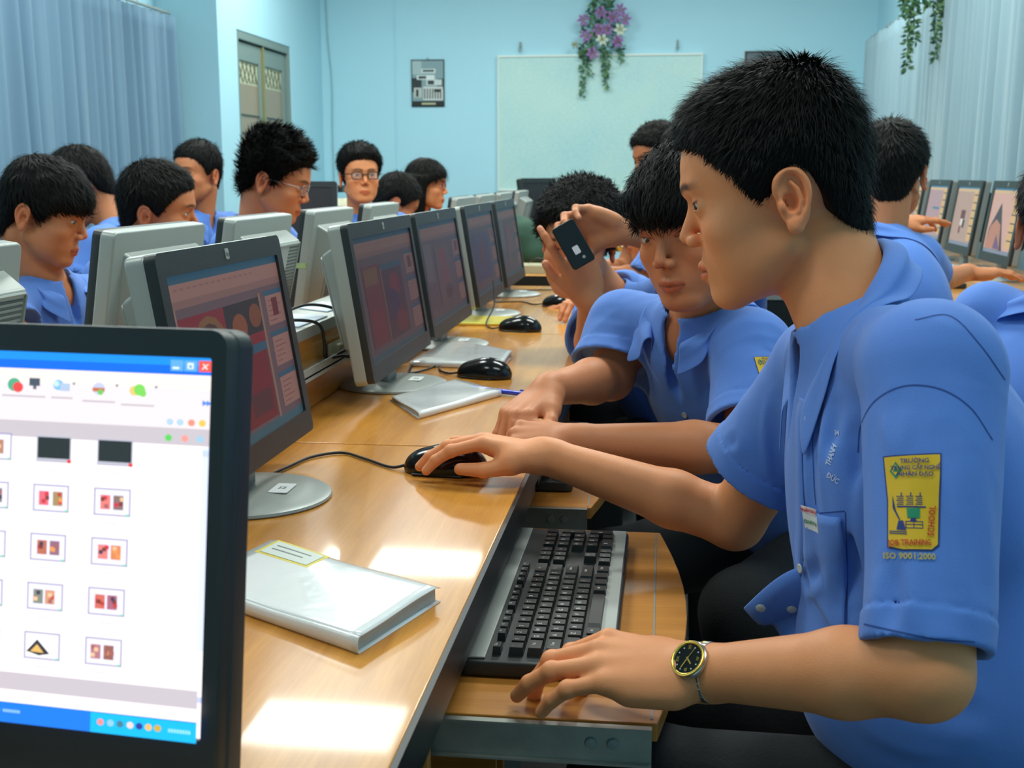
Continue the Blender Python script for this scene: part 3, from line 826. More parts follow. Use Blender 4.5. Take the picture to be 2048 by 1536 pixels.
art1 = [(.04, .22, .76, .52, RED), (.40, .22, .76, .42, DK), blob(.26, .40, .13, .16, GOLD_), blob(.26, .41, .10, .13, C3(110, 60, 60)), blob(.52, .36, .07, .08, C3(200, 110, 60)), blob(.68, .32, .06, .07, C3(180, 100, 60)),
        (.26, .48, .74, .53, TEAL), (.28, .53, .73, .93, C3(170, 30, 50)), (.5, .75, .7, .88, C3(120, 50, 60)), (.74, .2, .76, .95, C3(215, 165, 140)), (.0, .5, .06, .9, PINK)]
art2 = [(.08, .24, .34, .90, C3(170, 60, 70)), (.09, .26, .30, .40, GOLD_), (.12, .6, .3, .88, RED), (.36, .26, .72, .31, TEAL), (.36, .31, .72, .9, C3(120, 60, 80)), blob(.56, .45, .09, .1, RED), blob(.5, .62, .1, .14, C3(90, 50, 110)), blob(.6, .78, .1, .1, C3(180, 50, 60)), (.35, .28, .365, .92, C3(215, 165, 140))]
art3 = [(.30, .25, .66, .85, C3(170, 130, 130)), blob(.48, .36, .08, .09, C3(210, 90, 90)), blob(.5, .55, .09, .13, C3(200, 110, 110)), blob(.55, .75, .1, .08, C3(130, 80, 90)), (.04, .2, .22, .6, C3(175, 150, 155))]
art4 = [(.1, .25, .7, .85, C3(110, 90, 150)), blob(.4, .5, .14, .2, C3(150, 60, 90)), (.2, .3, .3, .4, C3(90, 120, 170))]
NEAR = 'grey monitors of the near desk row'
monitor((-.471, .672, .75), math.radians(-5.8), 'black monitor in the near left corner showing icon thumbnails on a white window', desktop_list(), SCR_B, dark=True, sticker=False, w=.44, h=.287, tilt=9, bw=.0105, bt=.0165, bb=.045, neckh=.021)
RZ = math.radians(90)
monitor((-.505, 1.39, .75), RZ, 'monitor just behind the bright one, showing a red painting in an editor', editor(1, art1), SCR_D, group=NEAR, w=.41)
monitor((-.505, 2.205, .75), RZ, 'second slanted screen of the near row, behind two plastic-covered notebooks', editor(2, art2), SCR_E, group=NEAR, w=.505)
monitor((-.505, 2.755, .75), RZ, 'third slanted screen of the near row, overlapping the one before it', editor(3, art3), SCR_E, group=NEAR, w=.505)
monitor((-.505, 3.39, .75), RZ, 'fourth screen of the near row, standing behind the yellow booklet', editor(4, art4), SCR_E, group=NEAR, w=.50)
monitor((-.505, 3.96, .75), RZ, 'farthest slanted screen of the near row, beside the green bag', editor(5, art3), SCR_E, group=NEAR, w=.48)
OPP = 'grey monitors of the opposite row seen from behind'
oy = [(1.225, 'grey monitor back cut off by the left edge of the picture'), (1.83, 'nearest whole grey monitor back, hiding the chin of the boy with a low fringe'), (2.325, 'grey monitor back in front of the boy with spiky hair'),
      (2.84, 'grey monitor back with a green tape mark on its edge'), (3.375, 'grey monitor back below the boy in black glasses')]
for y, lb in oy:
    om = monitor((-.835, y, .75), -RZ, lb, editor(int(y * 10), art4), SCR_D, group=OPP, w=.35, h=.275, sticker=False)
    if 'green tape' in lb: MB().prism(rrect(.155, -.006, .1775, .006, .001), -.0445, -.0452, M=Matrix.Translation((0, .028, .19)) @ Matrix.Rotation(math.radians(81), 4, 'X') @ Matrix.Translation((0, 0, .045))).box(.1755, -.012, .184, .1775, .026, .196).build('tape_strip', mat('green_tape', lin(170, 200, 140), .6), om)
for y, k in ((4.6, 'first'), (5.17, 'second'), (5.78, 'third'), (6.5, 'fourth')):
    monitor((-.80, y, .75), -RZ, '%s of the four small grey monitor backs in the distance, counted from the left' % k, [], SCR_D, group='small far monitor backs', w=.44, sticker=False, logo=False)
SIDEW = 'dark-framed monitors along the right curtains'
sandy, grey_ = C3(225, 180, 165), C3(175, 165, 175)
def side(bg, art): return [(0, 0, 1, 1, bg), (0, 0, 1, .03, TEAL), (0, .03, 1, .08, C3(225, 195, 150)), (0, .94, 1, 1, C3(140, 150, 170)), (.78, .08, 1, .9, C3(230, 190, 130))] + [(.8, .12 + i * .13, .98, .14 + i * .13, C3(60, 80, 90)) for i in range(6)] + art
tent = [([(.08, .62), (.38, .22), (.70, .95), (.05, .93)], C3(70, 62, 68)), ([(.05, .94), (.12, .6), (.30, .48), (.48, .56), (.60, .94)], C3(200, 140, 115)), ([(.35, .93), (.40, .7), (.60, .93)], C3(120, 90, 130))]
photos = [(.35, .40, .55, .55, C3(110, 50, 50)), (.38, .55, .5, .66, C3(240, 235, 225)), (.48, .56, .58, .7, C3(60, 50, 55)), (.36, .68, .44, .8, C3(130, 60, 60))]
for y, lb, bg, ar in ((4.78, 'right-hand dark-framed monitor nearest, showing a brown tent-like shape', sandy, tent), (5.37, 'dark-framed right monitor showing small photos on a tan page', C3(195, 165, 150), photos),
                      (5.94, 'dark-framed right monitor with a plain mauve page, third from the right', C3(190, 160, 165), [(.35, .4, .7, .44, TEAL)]), (6.5, 'dark-framed right monitor being pointed at, farthest visible one', C3(160, 160, 165), [(.3, .3, .6, .6, C3(200, 195, 195))])):
    monitor((1.27, y, .75), -RZ, lb, side(bg, ar), SCR_M, dark=True, group=SIDEW, w=.43, h=.31, neckh=.065, bw=.03, bt=.028, bb=.035, tilt=8, side=M['silverdk'])
# two dark monitors near the whiteboard, one dark screen behind the spiky boy
monitor((-.70, 6.95, .75), math.radians(62), 'black monitor turned sideways before the whiteboard, left one', [], SCR_D, dark=True, w=.36, h=.31, neckh=.07, logo=False, group='dark monitors on the far desk')
monitor((-.36, 6.95, .75), math.radians(68), 'black monitor turned sideways before the whiteboard, right one above the curly head', [], SCR_D, dark=True, w=.36, h=.31, neckh=.07, logo=False, side=M['silverdk'], group='dark monitors on the far desk')
# ---------------------------------------------------------------- keyboard, mice, paper things
def keyboard(loc, rz, label, detailed, group=None):
    """local: x along the length (numpad at +x), y towards the screen"""
    t = empty('keyboard', loc, label, 'keyboard', group, rz)
    bd = MB().prism(rrect(-.23, -.080, .23, .080, .012), 0, .016)
    body = bd.build('keyboard_body', M['black'], t, bevel=.003)
    bs = MB().box(-.224, .050, .016, .224, .076, .0185).build('top_strip', M['silver'], t, bevel=.001)
    MB().box(-.224, -.077, .016, .224, -.058, .0185).build('palm_strip', M['silver'], t, bevel=.001)
    u = .0186
    rows = []
    x0 = -.217
    r_ = lambda y, items: rows.append((y, items))
    letters = ['`1234567890-=', 'QWERTYUIOP[]\\', "ASDFGHJKL;'", 'ZXCVBNM,./']
    keysl = []
    def key(x, y, w, h, s): keysl.append((x, y, w, h, s))
    yy = .040
    key(x0 + u * .5, yy, u, .012, 'Esc')
    for i in range(12): key(x0 + u * (2.5 + i + (i // 4) * .5), yy, u, .012, 'F%d' % (i + 1))
    base = yy - u * 1.05
    for i, ch in enumerate(letters[0]): key(x0 + u * (.5 + i), base, u, u, ch)
    key(x0 + u * 14, base, 2 * u, u, '<')
    key(x0 + u * .75, base - u, 1.5 * u, u, 'Tab')
    for i, ch in enumerate(letters[1]): key(x0 + u * (2 + i), base - u, u * (1 if i < 12 else 1.5), u, ch)
    key(x0 + u * .9, base - 2 * u, 1.8 * u, u, 'Caps')
    for i, ch in enumerate(letters[2]): key(x0 + u * (2.3 + i), base - 2 * u, u, u, ch)
    key(x0 + u * 13.9, base - 2 * u, 2.2 * u, u, 'Enter')
    key(x0 + u * 1.1, base - 3 * u, 2.2 * u, u, 'Shift')
    for i, ch in enumerate(letters[3]): key(x0 + u * (2.7 + i), base - 3 * u, u, u, ch)
    key(x0 + u * 13.6, base - 3 * u, 2.7 * u, u, 'Shift')
    for x, w_, s_ in ((.65, 1.3, 'Ctrl'), (1.95, 1.2, ''), (3.15, 1.2, 'Alt'), (6.75, 5.9, ''), (10.35, 1.2, 'Alt'), (11.6, 1.2, ''), (12.85, 1.2, ''), (14.2, 1.4, 'Ctrl')): key(x0 + u * x, base - 4 * u, w_ * u, u, s_)
    nx = x0 + u * 15.5
    for i in range(3):
        for j, s_ in ((0, ['Ins', 'Hm', 'Up'][i]), (1, ['Del', 'End', 'Dn'][i])): key(nx + u * (.5 + i), base - j * u, u, u, s_)
    key(nx + u * 1.5, base - 3 * u, u, u, '^')
    for i in range(3): key(nx + u * (.5 + i), base - 4 * u, u, u, '<v>'[i])
    px = nx + 3.35 * u
    num = ['N/*-', '789+', '456', '123E', '0.']
    for j, row in enumerate(num):
        for i, ch in enumerate(row):
            if j == 4: key(px + u * (1 if i == 0 else 2.5), base - 4 * u, (2 if i == 0 else 1) * u, u, ch)
            elif j in (1, 3) and i == 3: key(px + u * 3.5, base - (j + .5) * u, u, 2 * u, ch)
            else: key(px + u * (.5 + i), base - j * u, u, u, ch)
    cache = {}
    allk = MB()
    for n_, (x, y, w_, h_, s_) in enumerate(keysl):
        x *= .985
        mb = MB() if detailed else allk
        g = .0016
        mb.prism([(x - w_ / 2 + g, y - h_ / 2 + g), (x + w_ / 2 - g, y - h_ / 2 + g), (x + w_ / 2 - g, y + h_ / 2 - g), (x - w_ / 2 + g, y + h_ / 2 - g)], .016, .0245, 0, taper=.84)
        if detailed:
            if s_:
                if s_ not in cache: cache[s_] = text_geo(s_, .0068 if len(s_) == 1 else .0042)
                tv, tf = cache[s_]
                mb.add([(a + x - (w_ * .12 if len(s_) == 1 else 0), b_ + y + .0015, .02465) for a, b_, _ in tv], tf, 1)
            mb.build('key', [M['key'], M['paper']], t)
    if not detailed: allk.build('keys', M['key'], t)['kind'] = 'stuff'
    return t
keyboard((-.118, 1.345, .652), RZ, 'black keyboard with silver strips on the pulled-out tray under a hand', True)
keyboard((-.215, 2.06, .652), RZ, 'keyboard on the second tray, partly seen between the arms of the boy with clasped hands', False)
for i, (x, y) in enumerate(((.98, 4.60), (.98, 5.25), (.99, 5.9))):
    keyboard((x, y, .752), -RZ, ['black keyboard in front of the tent-picture monitor on the right desk', 'black keyboard on right desk before the small-photos monitor', 'black keyboard on right desk before the plain mauve screen'][i], False, 'keyboards on the right desk')

ms = Sdf()
ms.ell((0, 0, .006), (.031, .056, .031), 0).ell((0, -.012, .008), (.030, .042, .031), .01).ell((0, .03, .004), (.026, .027, .022), .01)
ms.fn(lambda P: -P[:, 2], V(-.05, -.07, -.01), V(.05, .07, .06), 0.003, 'i')
mv, mf = ms.mesh(.0022)
gr = (mv[:, 1] > .004) & (np.abs(mv[:, 0]) < .0016) & (mv[:, 2] > .015); mv[gr, 2] -= .0015
MOUSE_ME = None
def mouse(loc, rz, label, cable, group='black computer mice'):
    """+y is the cable end"""
    global MOUSE_ME
    t = empty('computer_mouse', loc, label, 'computer mouse', group, rz)
    if MOUSE_ME is None:
        MOUSE_ME = np_mesh('mouse_body', mv, mf)
        b = link('mouse_body', MOUSE_ME, M['glossblack'], t, True)
    else:
        b = bpy.data.objects.new('mouse_body', MOUSE_ME); COL.objects.link(b); b.parent = t
    MB().lathe([(.0001, -.003), (.009, -.003), (.010, -.001), (.010, .001), (.009, .003), (.0001, .003)], 16, M=Matrix.Translation((0, .030, .0175)) @ Matrix.Rotation(math.pi / 2, 4, 'Y')).build('scroll_wheel', M['silverdk'], t, smooth=40)
    MB().box(-.033, -.03, .001, .033, .04, .004).build('mouse_skirt', M['edge'], t, bevel=.002)
    if cable:
        ca, sa = math.cos(rz), math.sin(rz)
        pts = []
        for p in cable:
            dx, dy = p[0] - loc[0], p[1] - loc[1]
            pts.append((dx * ca + dy * sa, -dx * sa + dy * ca, p[2] - loc[2]))
        MB().tube(spline(pts), .0021, 8).build('mouse_cable', M['cable'], t, smooth=60)
    return t
mouse((-.283, 1.548, .75), math.radians(84), 'black mouse held under the front boy\'s right hand', [(-.340, 1.552, .757), (-.362, 1.555, .753), (-.41, 1.60, .753), (-.45, 1.63, .753), (-.485, 1.60, .753), (-.50, 1.54, .753), (-.512, 1.49, .753), (-.54, 1.45, .753)], None)
mouse((-.345, 2.315, .75), math.radians(72), 'black mouse beside the blue pen, behind a white notebook', [(-.40, 2.333, .756), (-.42, 2.335, .753), (-.445, 2.37, .753), (-.46, 2.44, .753), (-.475, 2.38, .753), (-.50, 2.33, .753), (-.52, 2.45, .753)], None)
mouse((-.36, 3.035, .75), math.radians(75), 'black mouse just beyond the white notebook by the third screen', [(-.415, 3.05, .756), (-.44, 3.06, .753), (-.46, 3.12, .760), (-.45, 3.2, .80), (-.46, 3.25, .86)], None)
mouse((-.31, 3.62, .75), math.radians(60), 'black mouse under a hand at the far side of the phone holder', [(-.36, 3.65, .756), (-.39, 3.65, .753), (-.44, 3.72, .753), (-.52, 3.7, .753)], None)
mouse((-.30, 4.08, .75), math.radians(80), 'small far black mouse beside the pale green slip', [(-.355, 4.09, .756), (-.42, 4.12, .753), (-.5, 4.10, .753)], None)

def booklet(name, corners, z, th, label, cat, mats_, waves_=.0015, pages=True, group=None, extra=None):
    """corners: near-spine, near-right, far-right, far-left in order round; cover sheets over a page block"""
    c = [V(*p, 0) for p in corners]
    ctr = sum(c) / 4
    t = empty(name, (ctr[0], ctr[1], z), label, cat, group)
    def P(u, v): return (c[0] * (1 - u) * (1 - v) + c[1] * u * (1 - v) + c[2] * u * v + c[3] * (1 - u) * v) - ctr
    r = np.random.default_rng(int(abs(ctr[0]) * 1e4)); k1, k2 = r.random(2) * 6
    def hz(u, v): return waves_ * (math.sin(u * 5 + k1) + math.sin(v * 4 + k2) + .5 * math.sin(9 * u + 7 * v)) * .6
    n = 16
    if pages:
        A = [[P(.02 + .96 * i / n, .02 + .96 * j / n) + V(0, 0, th * .9 - .0005 + hz(i / n, j / n)) for j in range(n + 1)] for i in range(n + 1)]
        pg = MB().grid(A, 0)
        B_ = [[p - V(0, 0, p[2] - .0012) for p in row] for row in A]
        pg.grid([list(reversed(r)) for r in B_], 0)
        for e in ([A[0], B_[0]], [B_[-1], A[-1]], [[r[0] for r in B_], [r[0] for r in A]], [[r[-1] for r in A], [r[-1] for r in B_]]): pg.grid([[*e[0]], [*e[1]]], 0)
        pg.build('pages', M['pages'], t)
    cv = MB()
    A = [[P(i / n, j / n) + V(0, 0, th + hz(i / n, j / n) - .002 * (j / n > .96)) for j in range(n + 1)] for i in range(n + 1)]
    cv.grid([[p for p in row] for row in A])
    # spine along the edge u=0..1, v=0 : rounded
    sp = []
    for i in range(n + 1):
        o_ = P(i / n, 0); inw = nrm(P(i / n, 1) - o_)
        sp.append([o_ - inw * (.0035 * math.sin(a)) + V(0, 0, th / 2 + hz(i / n, 0) * (a < 1.5) + th / 2 * math.cos(a)) for a in np.linspace(0, math.pi, 8)])
    cv.grid(sp)
    cv.grid([[P(i / 4, j / 4) + V(0, 0, .0006) for j in range(5)] for i in range(5)])
    o = cv.build('cover', mats_, t, smooth='all')
    so = o.modifiers.new('t', 'SOLIDIFY'); so.thickness = .0006; so.offset = 0
    if extra:
        for nm, u0, v0, u1, v1, m_, dz in extra:
            g = MB().grid([[P(u0 + (u1 - u0) * i / 8, v0 + (v1 - v0) * j / 8) + V(0, 0, th + hz(u0 + (u1 - u0) * i / 8, v0 + (v1 - v0) * j / 8) + dz) for j in range(9)] for i in range(9)])
            g.build(nm, m_, t, smooth='all')
    return t
M['pages'] = mat('page_block', (.62, .64, .60), .8, bump=1.0, bscale=60, stretch=(.3, .3, 20))
lbl = mat('label_paper', lin(215, 222, 214), .6)
booklet('notebook', [(-.44, 1.045), (-.244, .925), (-.200, 1.055), (-.40, 1.180)], .75, .015, 'thick white plastic-covered notebook in front, with a yellow-bordered label', 'notebook', M['plasticcover'], .0014, group=None,
        extra=[('label_border', .03, .68, .37, .98, M['yellow'], .0004), ('label', .05, .71, .35, .95, lbl, .0008), ('label_lines', .08, .8, .28, .815, M['silverdk'], .0011), ('label_lines', .08, .87, .3, .885, M['silverdk'], .0011)])
booklet('notebook', [(-.392, 1.893), (-.287, 2.115), (-.392, 2.235), (-.475, 2.05)], .75, .010, 'thin white notebook with curled cover by the second screen base', 'notebook', M['plasticcover'], .0016)
booklet('notebook', [(-.52, 2.43), (-.325, 2.415), (-.325, 2.60), (-.50, 2.80)], .75, .012, 'white plastic-covered notebook lying below the third screen', 'notebook', M['plasticcover'], .0012)
booklet('booklet', [(-.56, 3.12), (-.36, 3.02 + .12), (-.37, 3.30), (-.56, 3.30)], .75, .008, 'yellow booklet with a green edge under the fourth screen', 'booklet', M['yellow'], .001, extra=[('green_edging', .0, .0, 1, .07, mat('green_print', lin(120, 180, 70), .5), .0005)])
pn = empty('pen', (-0.344, 2.153, .757), 'translucent blue ballpoint pen lying between notebook and mouse', 'pen', rz=math.radians(-26.0))
bl = mat('blue_pen_plastic', lin(40, 70, 215), .2, coat=.5)
MB().tube([(0, 0, 0), (.105, 0, 0)], .0046, 10).build('pen_barrel', bl, pn, smooth=40)
MB().tube([(.105, 0, 0), (.135, 0, 0)], .0052, 10).box(.105, -.0012, .005, .135, .0012, .0075).build('pen_cap', bl, pn, smooth=40)
MB().tube([(-.012, 0, 0), (0, 0, 0)], [.001, .0035], 8).build('pen_tip', M['silver'], pn, smooth=40)
def sheet(pts, z, label, m_, name='paper_slip', cat='paper', th=.002):
    c = V(*np.mean(pts, 0), 0)
    o = MB().prism([(p[0] - c[0], p[1] - c[1]) for p in pts], 0, th).build(name, m_)
    o.location = (c[0], c[1], z); tag(o, label, cat); return o
wp = mat('white_slip', lin(214, 226, 240), .7)
sheet([(-.695, 1.98), (-.605, 1.94), (-.60, 2.10), (-.69, 2.13)], .8915, 'white paper slip on the partition ledge, nearer one behind the first screen', wp)
sheet([(-.69, 2.22), (-.62, 2.17), (-.61, 2.30), (-.68, 2.34)], .8915, 'white folded slip on the partition ledge under a grey monitor', wp)
sheet([(-.30, 4.17), (-.22, 4.13), (-.20, 4.23), (-.27, 4.27)], .7505, 'pale green slip at the far edge of the near desk row', mat('green_slip', lin(190, 225, 150), .6), th=.01)
sheet([(.93, 4.95), (1.02, 4.93), (1.03, 5.03), (.94, 5.05)], .775, 'small white paper lying over keyboards on the right desk', wp)
sheet([(-.62, 4.86), (-.38, 4.83), (-.36, 5.0), (-.60, 5.03)], .7505, 'beige paper stack on the cross desk beyond the near row', mat('kraft_paper', lin(170, 165, 135), .8), 'paper_stack', 'papers', .03)
# cables on the partition
def cable(pts, label, r=.0028, m_=None, name='cable'):
    c = V(*pts[0]); o = MB().tube(spline([V(*p) - c for p in pts]), r, 8).build(name, m_ or M['cable'], smooth=60); o.location = tuple(c)
    return tag(o, label, 'cable')
cable([(-.66, 1.86, .897), (-.63, 1.92, .905), (-.585, 1.98, .895), (-.578, 2.0, .86), (-.576, 2.0, .832), (-.555, 2.05, .828), (-.53, 2.15, .80)], 'black cable arching over the partition, nearer of two')
cable([(-.66, 2.0, .905), (-.63, 2.08, .915), (-.585, 2.12, .90), (-.577, 2.13, .86), (-.575, 2.12, .83), (-.55, 2.18, .82), (-.53, 2.25, .79)], 'black cable arching over the partition, farther of two')
cable([(-.585, 2.06, .826), (-.57, 2.16, .832), (-.575, 2.24, .85), (-.58, 2.22, .87), (-.575, 2.3, .84)], 'cream cable looped on the cable ledge beside the second screen', .003, M['cream'])
cable([(-.575, 2.02, .828), (-.56, 2.10, .834), (-.555, 2.18, .815), (-.53, 2.26, .80), (-.52, 2.3, .775)], 'tangled dark cable on the cable ledge', .003)
ad = MB().box(-.02, -.05, 0, .02, .05, .026).build('power_adapter', M['cream'], bevel=.004); ad.location = (-.582, 2.12, .8225); ad.scale = (.6, 1, .9); tag(ad, 'cream plug block on the cable ledge beside the second screen', 'adapter')
for i in range(5):
    cable([(-.55 + i * .05, 4.92 + .05 * i, .79), (-.50 + i * .05, 4.86, .81), (-.44 + i * .04, 4.88, .785), (-.40 + .03 * i, 4.98, .755)], '%s dark cable from the left in the tangle on the cross desk' % ['first', 'second', 'third', 'fourth', 'fifth'][i], .004)['group'] = 'tangled cables on the cross desk'
# green bag on the cross desk
bg = Sdf(); bg.ell((0, 0, .10), (.10, .09, .11), 0).ell((.05, -.03, .06), (.09, .08, .07), .03).ell((-.05, .02, .14), (.06, .06, .08), .03)
bg.fn(lambda P: .006 * waves(P, 3, 60), V(-.2, -.2, -.1), V(.2, .2, .3), 0, 'w').fn(lambda P: -P[:, 2], V(-1, -1, -1), V(1, 1, 1), .01, 'i')
bv, bf = bg.mesh(.006)
o = link('cloth_bag', np_mesh('cloth_bag', bv, bf), mat('dark_green_cloth', lin(42, 78, 62), .8, noise=.25, nscale=12), None, True); o.location = (-.60, 5.25, .7505)
tag(o, 'rumpled dark green bag on the cross desk beyond the farthest screen', 'bag')
# stand base of a monitor glimpsed on the cross desk
monitor((-.30, 5.1, .75), RZ * .9, 'thin-edged monitor on the cross desk hidden behind the phone holder\'s head', [], SCR_D, w=.40, sticker=False, logo=False)
# ---------------------------------------------------------------- people
F_ = V(-math.sin(YAW) * math.cos(PIT), math.cos(YAW) * math.cos(PIT), -math.sin(PIT)); R_ = V(math.cos(YAW), math.sin(YAW), 0); U_ = np.cross(R_, F_)
def at(u, v, y):
    """the point of the room at depth y that the photograph shows at (u, v)"""
    d = F_ + R_ * (u - 1024) / FOC + U_ * (768 - v) / FOC
    return V(0, 0, CZ) + d * y / d[1]
SK = {'light': lin(234, 154, 102), 'mid': lin(208, 134, 90), 'tan': lin(184, 114, 72)}
def headframe(az, pitch, roll):
    a, p = math.radians(az), math.radians(pitch)
    f = V(math.cos(a) * math.cos(p), math.sin(a) * math.cos(p), -math.sin(p))
    r = nrm(np.cross(f, V(0, 0, 1))); u = np.cross(r, f)
    q = math.radians(roll); r2 = r * math.cos(q) + u * math.sin(q); u2 = np.cross(r2, f)
    return np.stack([r2, f, u2], 1)
def head_prims(S, H, R, s, ears=True, fine=True, jaw=1.0, nose=1.0, sharp=False):
    T = lambda *p: H + R @ (V(*p) * s)
    E = lambda c, r, k, op='u', RR=None: S.ell(T(*c), V(*r) * s, k * s, R if RR is None else R @ RR, op)
    C = lambda a, b, r1, r2, k, op='u': S.rc(T(*a), T(*b), r1 * s, r2 * s, k * s, op)
    E((0, .004, .050), (.074, .088, .080), 0)
    E((0, .040, .050), (.063, .063, .058), .02)
    E((0, .040, -.005), (.060, .056, .060), .02)
    for m in (-1, 1):
        C((m * .050, .012, -.040), (m * .022 * jaw, .076, -.076), .016, .013, .02)
        E((m * .042, .066, -.010), (.020, .020, .017), .022)
        E((m * .036, .048, -.036), (.021, .030, .030), .022)
        C((m * .010, .097, .040), (m * .038, .084, .041), .008, .008, .012)
    E((0, .045, -.050), (.046 * jaw, .045, .036), .03)
    E((0, .079, -.044), (.027, .022, .026), .018)
    E((0, .083, -.077), (.021, .017, .015), .016)
    C((0, .097, .020), (0, .1085 + .004 * nose, -.007), .0065, .0082, .010)
    for m in (-1, 1):
        E((m * .0105 * nose, .1045, -.0135), (.0075, .009, .007), .005)
        E((m * .033, .106, .021), (.017, .014, .0105), .010, 's')
        # lids round the eyeball, opened by a slot
        E((m * .0315, .0815, .0195), (.0155, .0140, .0135), .004)
        if fine:
            C((m * .0225, .0965, .0183), (m * .0405, .0895, .0205), .0034, .0034, .001, 's')
            if sharp: E((m * .0058, .1075, -.0208), (.0030, .004, .0026), .002, 's')
    # lips
    U = lambda pts, r, k, op='u': S.poly([T(*p) for p in pts], [q * s for q in r], k * s, op, .003 * s)
    U([(-.0235, .0865, -.0475), (-.012, .0985, -.0440), (-.004, .1025, -.0415), (0, .1025, -.0425), (.004, .1025, -.0415), (.012, .0985, -.0440), (.0235, .0865, -.0475)], [.002, .0042, .0052, .005, .0052, .0042, .002], .004)
    U([(-.0225, .0865, -.0485), (-.010, .0985, -.0520), (0, .1015, -.0530), (.010, .0985, -.0520), (.0225, .0865, -.0485)], [.002, .005, .0062, .005, .002], .004)
    if sharp: U([(-.024, .0905, -.0472), (-.012, .1035, -.0475), (0, .1085, -.0472), (.012, .1035, -.0475), (.024, .0905, -.0472)], [.0013] * 5, .002, 's')
    E((0, .106, -.030), (.003, .006, .007), .004, 's')
    if ears:
        for m in (-1, 1):
            ea = math.radians(18) * m
            RR = np.array([[math.cos(ea), -math.sin(ea), 0], [math.sin(ea), math.cos(ea), 0], [0, 0, 1]]).T
            def L(y, z, x=0): 
                q = RR @ (V(m * x, y, z) * .9); return V(m * .0755, -.004, .001) + q
            E(tuple(L(-.004, .0015, -.001)), (.0055, .0165, .029), .004, 'u', RR)
            hel = [L(.010, .004), L(.0135, .014, .002), L(.010, .026, .004), L(-.001, .0325, .005), L(-.013, .030, .006), L(-.0195, .018, .007), L(-.0195, .004, .007), L(-.014, -.010, .006), L(-.007, -.021, .004)]
            hs_ = spline([np.append(p, q) for p, q in zip(hel, (.0025, .003, .0034, .0036, .0038, .0038, .0036, .0034, .004))], 4 if sharp else 2)
            S.poly([T(*p[:3]) for p in hs_], [p[3] * s for p in hs_], .002 * s, ki=.0008 * s)
            E(tuple(L(.000, -.026, .003)), (.0045, .0085, .0085), .004, 'u', RR)
            S.poly([T(*L(-.010, .020, .004)), T(*L(-.0125, .006, .0055)), T(*L(-.008, -.010, .005))], [.0024 * s] * 3, .003 * s)
            if fine:
                E(tuple(L(-.003, .008, .0085)), (.0062, .0125, .0215), .002, 's', RR)
                S.poly([T(*L(-.004, .021, .0045)), T(*L(-.0095, .012, .0055)), T(*L(-.0105, .000, .006)), T(*L(-.006, -.012, .0055))], [.0020 * s, .0024 * s, .0026 * s, .0024 * s], .002 * s)
                E(tuple(L(.0005, .000, .004)), (.0085, .0075, .0095), .002, 's', RR)
            E(tuple(L(.010, -.003, .003)), (.004, .004, .006), .003, 'u', RR)
HAND_SCALE = 1.0
def hand(S, W, d, dor, side, curls, spread=None, thumb=None, s=1.0, nails=None, splay=1.0, flen=1.0):
    """W wrist, d direction to the fingers, dor back of the hand; curls: 4 x (a1,a2,a3) degrees (index..little)"""
    d = nrm(d); x = nrm(np.cross(d, dor)); z = np.cross(x, d)
    R = np.stack([x, d, z], 1); t = -1 if side == 'R' else 1
    T = lambda *p: W + R @ (V(*p) * s)
    kn = [(t * .026, .086, .003), (t * .0065, .091, .005), (-t * .0125, .087, .004), (-t * .0295, .077, .001)]
    S.ell(T(-t * .002, .046, -.003), V(.036, .050, .0145) * s, .012 * s, R)
    S.rc(T(0, -.01, 0), T(0, .012, 0), .0225 * s, .0215 * s, .012 * s)
    for k_ in kn: S.rc(T(k_[0] * .45, .01, -.001), T(k_[0], k_[1] - .004, k_[2] - .001), .0135 * s, .0105 * s, .010 * s)
    S.rc(T(t * .016, .012, -.008), T(t * .034, .044, -.012), .0165 * s, .0135 * s, .014 * s)
    S.rc(T(-t * .022, .02, -.008), T(-t * .028, .055, -.008), .0135 * s, .011 * s, .012 * s)
    ln = [(.043, .025, .019), (.047, .029, .020), (.043, .027, .020), (.034, .020, .018)]
    rd = [(.0092, .0084, .0078, .0066), (.0094, .0086, .0079, .0067), (.0090, .0082, .0076, .0064), (.0080, .0073, .0068, .0058)]
    sp = spread or (6, 1, -4, -10)
    for i in range(4):
        a = 0; p = V(*kn[i]) ; pts = [p]; si = math.radians(sp[i]) * splay * t
        for j in range(3):
            a += math.radians(curls[i][j])
            dd = V(math.sin(si) * math.cos(a), math.cos(si) * math.cos(a), -math.sin(a))
            p = p + dd * ln[i][j] * flen; pts.append(p)
        W_ = [T(*q) for q in pts]
        S.poly(W_, [q * s for q in rd[i]], .006 * s, ki=.003 * s)
        S.ell(W_[1], V(1, 1, 1) * rd[i][1] * 1.10 * s, .003 * s)
        if nails is not None:
            nv = np.cross(x, nrm(W_[3] - W_[2])) ; nv = nrm(nv) 
            if nv @ z * math.cos(a) < 0 and abs(math.cos(a)) > .3: nv = -nv
            nails.append((W_[3] - (W_[3] - W_[2]) * .06 + nv * rd[i][3] * .95 * s, nrm(W_[3] - W_[2]), nv))
    th = thumb or [(t * .034, .044, -.012), (t * .050, .070, -.016), (t * .055, .098, -.018)]
    W_ = [T(*q) for q in th]
    S.poly([T(t * .028, .034, -.011)] + W_, [.0135 * s, .0125 * s, .0105 * s, .0082 * s], .009 * s, ki=.004 * s)
    if nails is not None: nails.append((W_[-1] + nrm(z + .8 * t * x * 0) * .0082 * s, nrm(W_[-1] - W_[-2]), z))
    return T
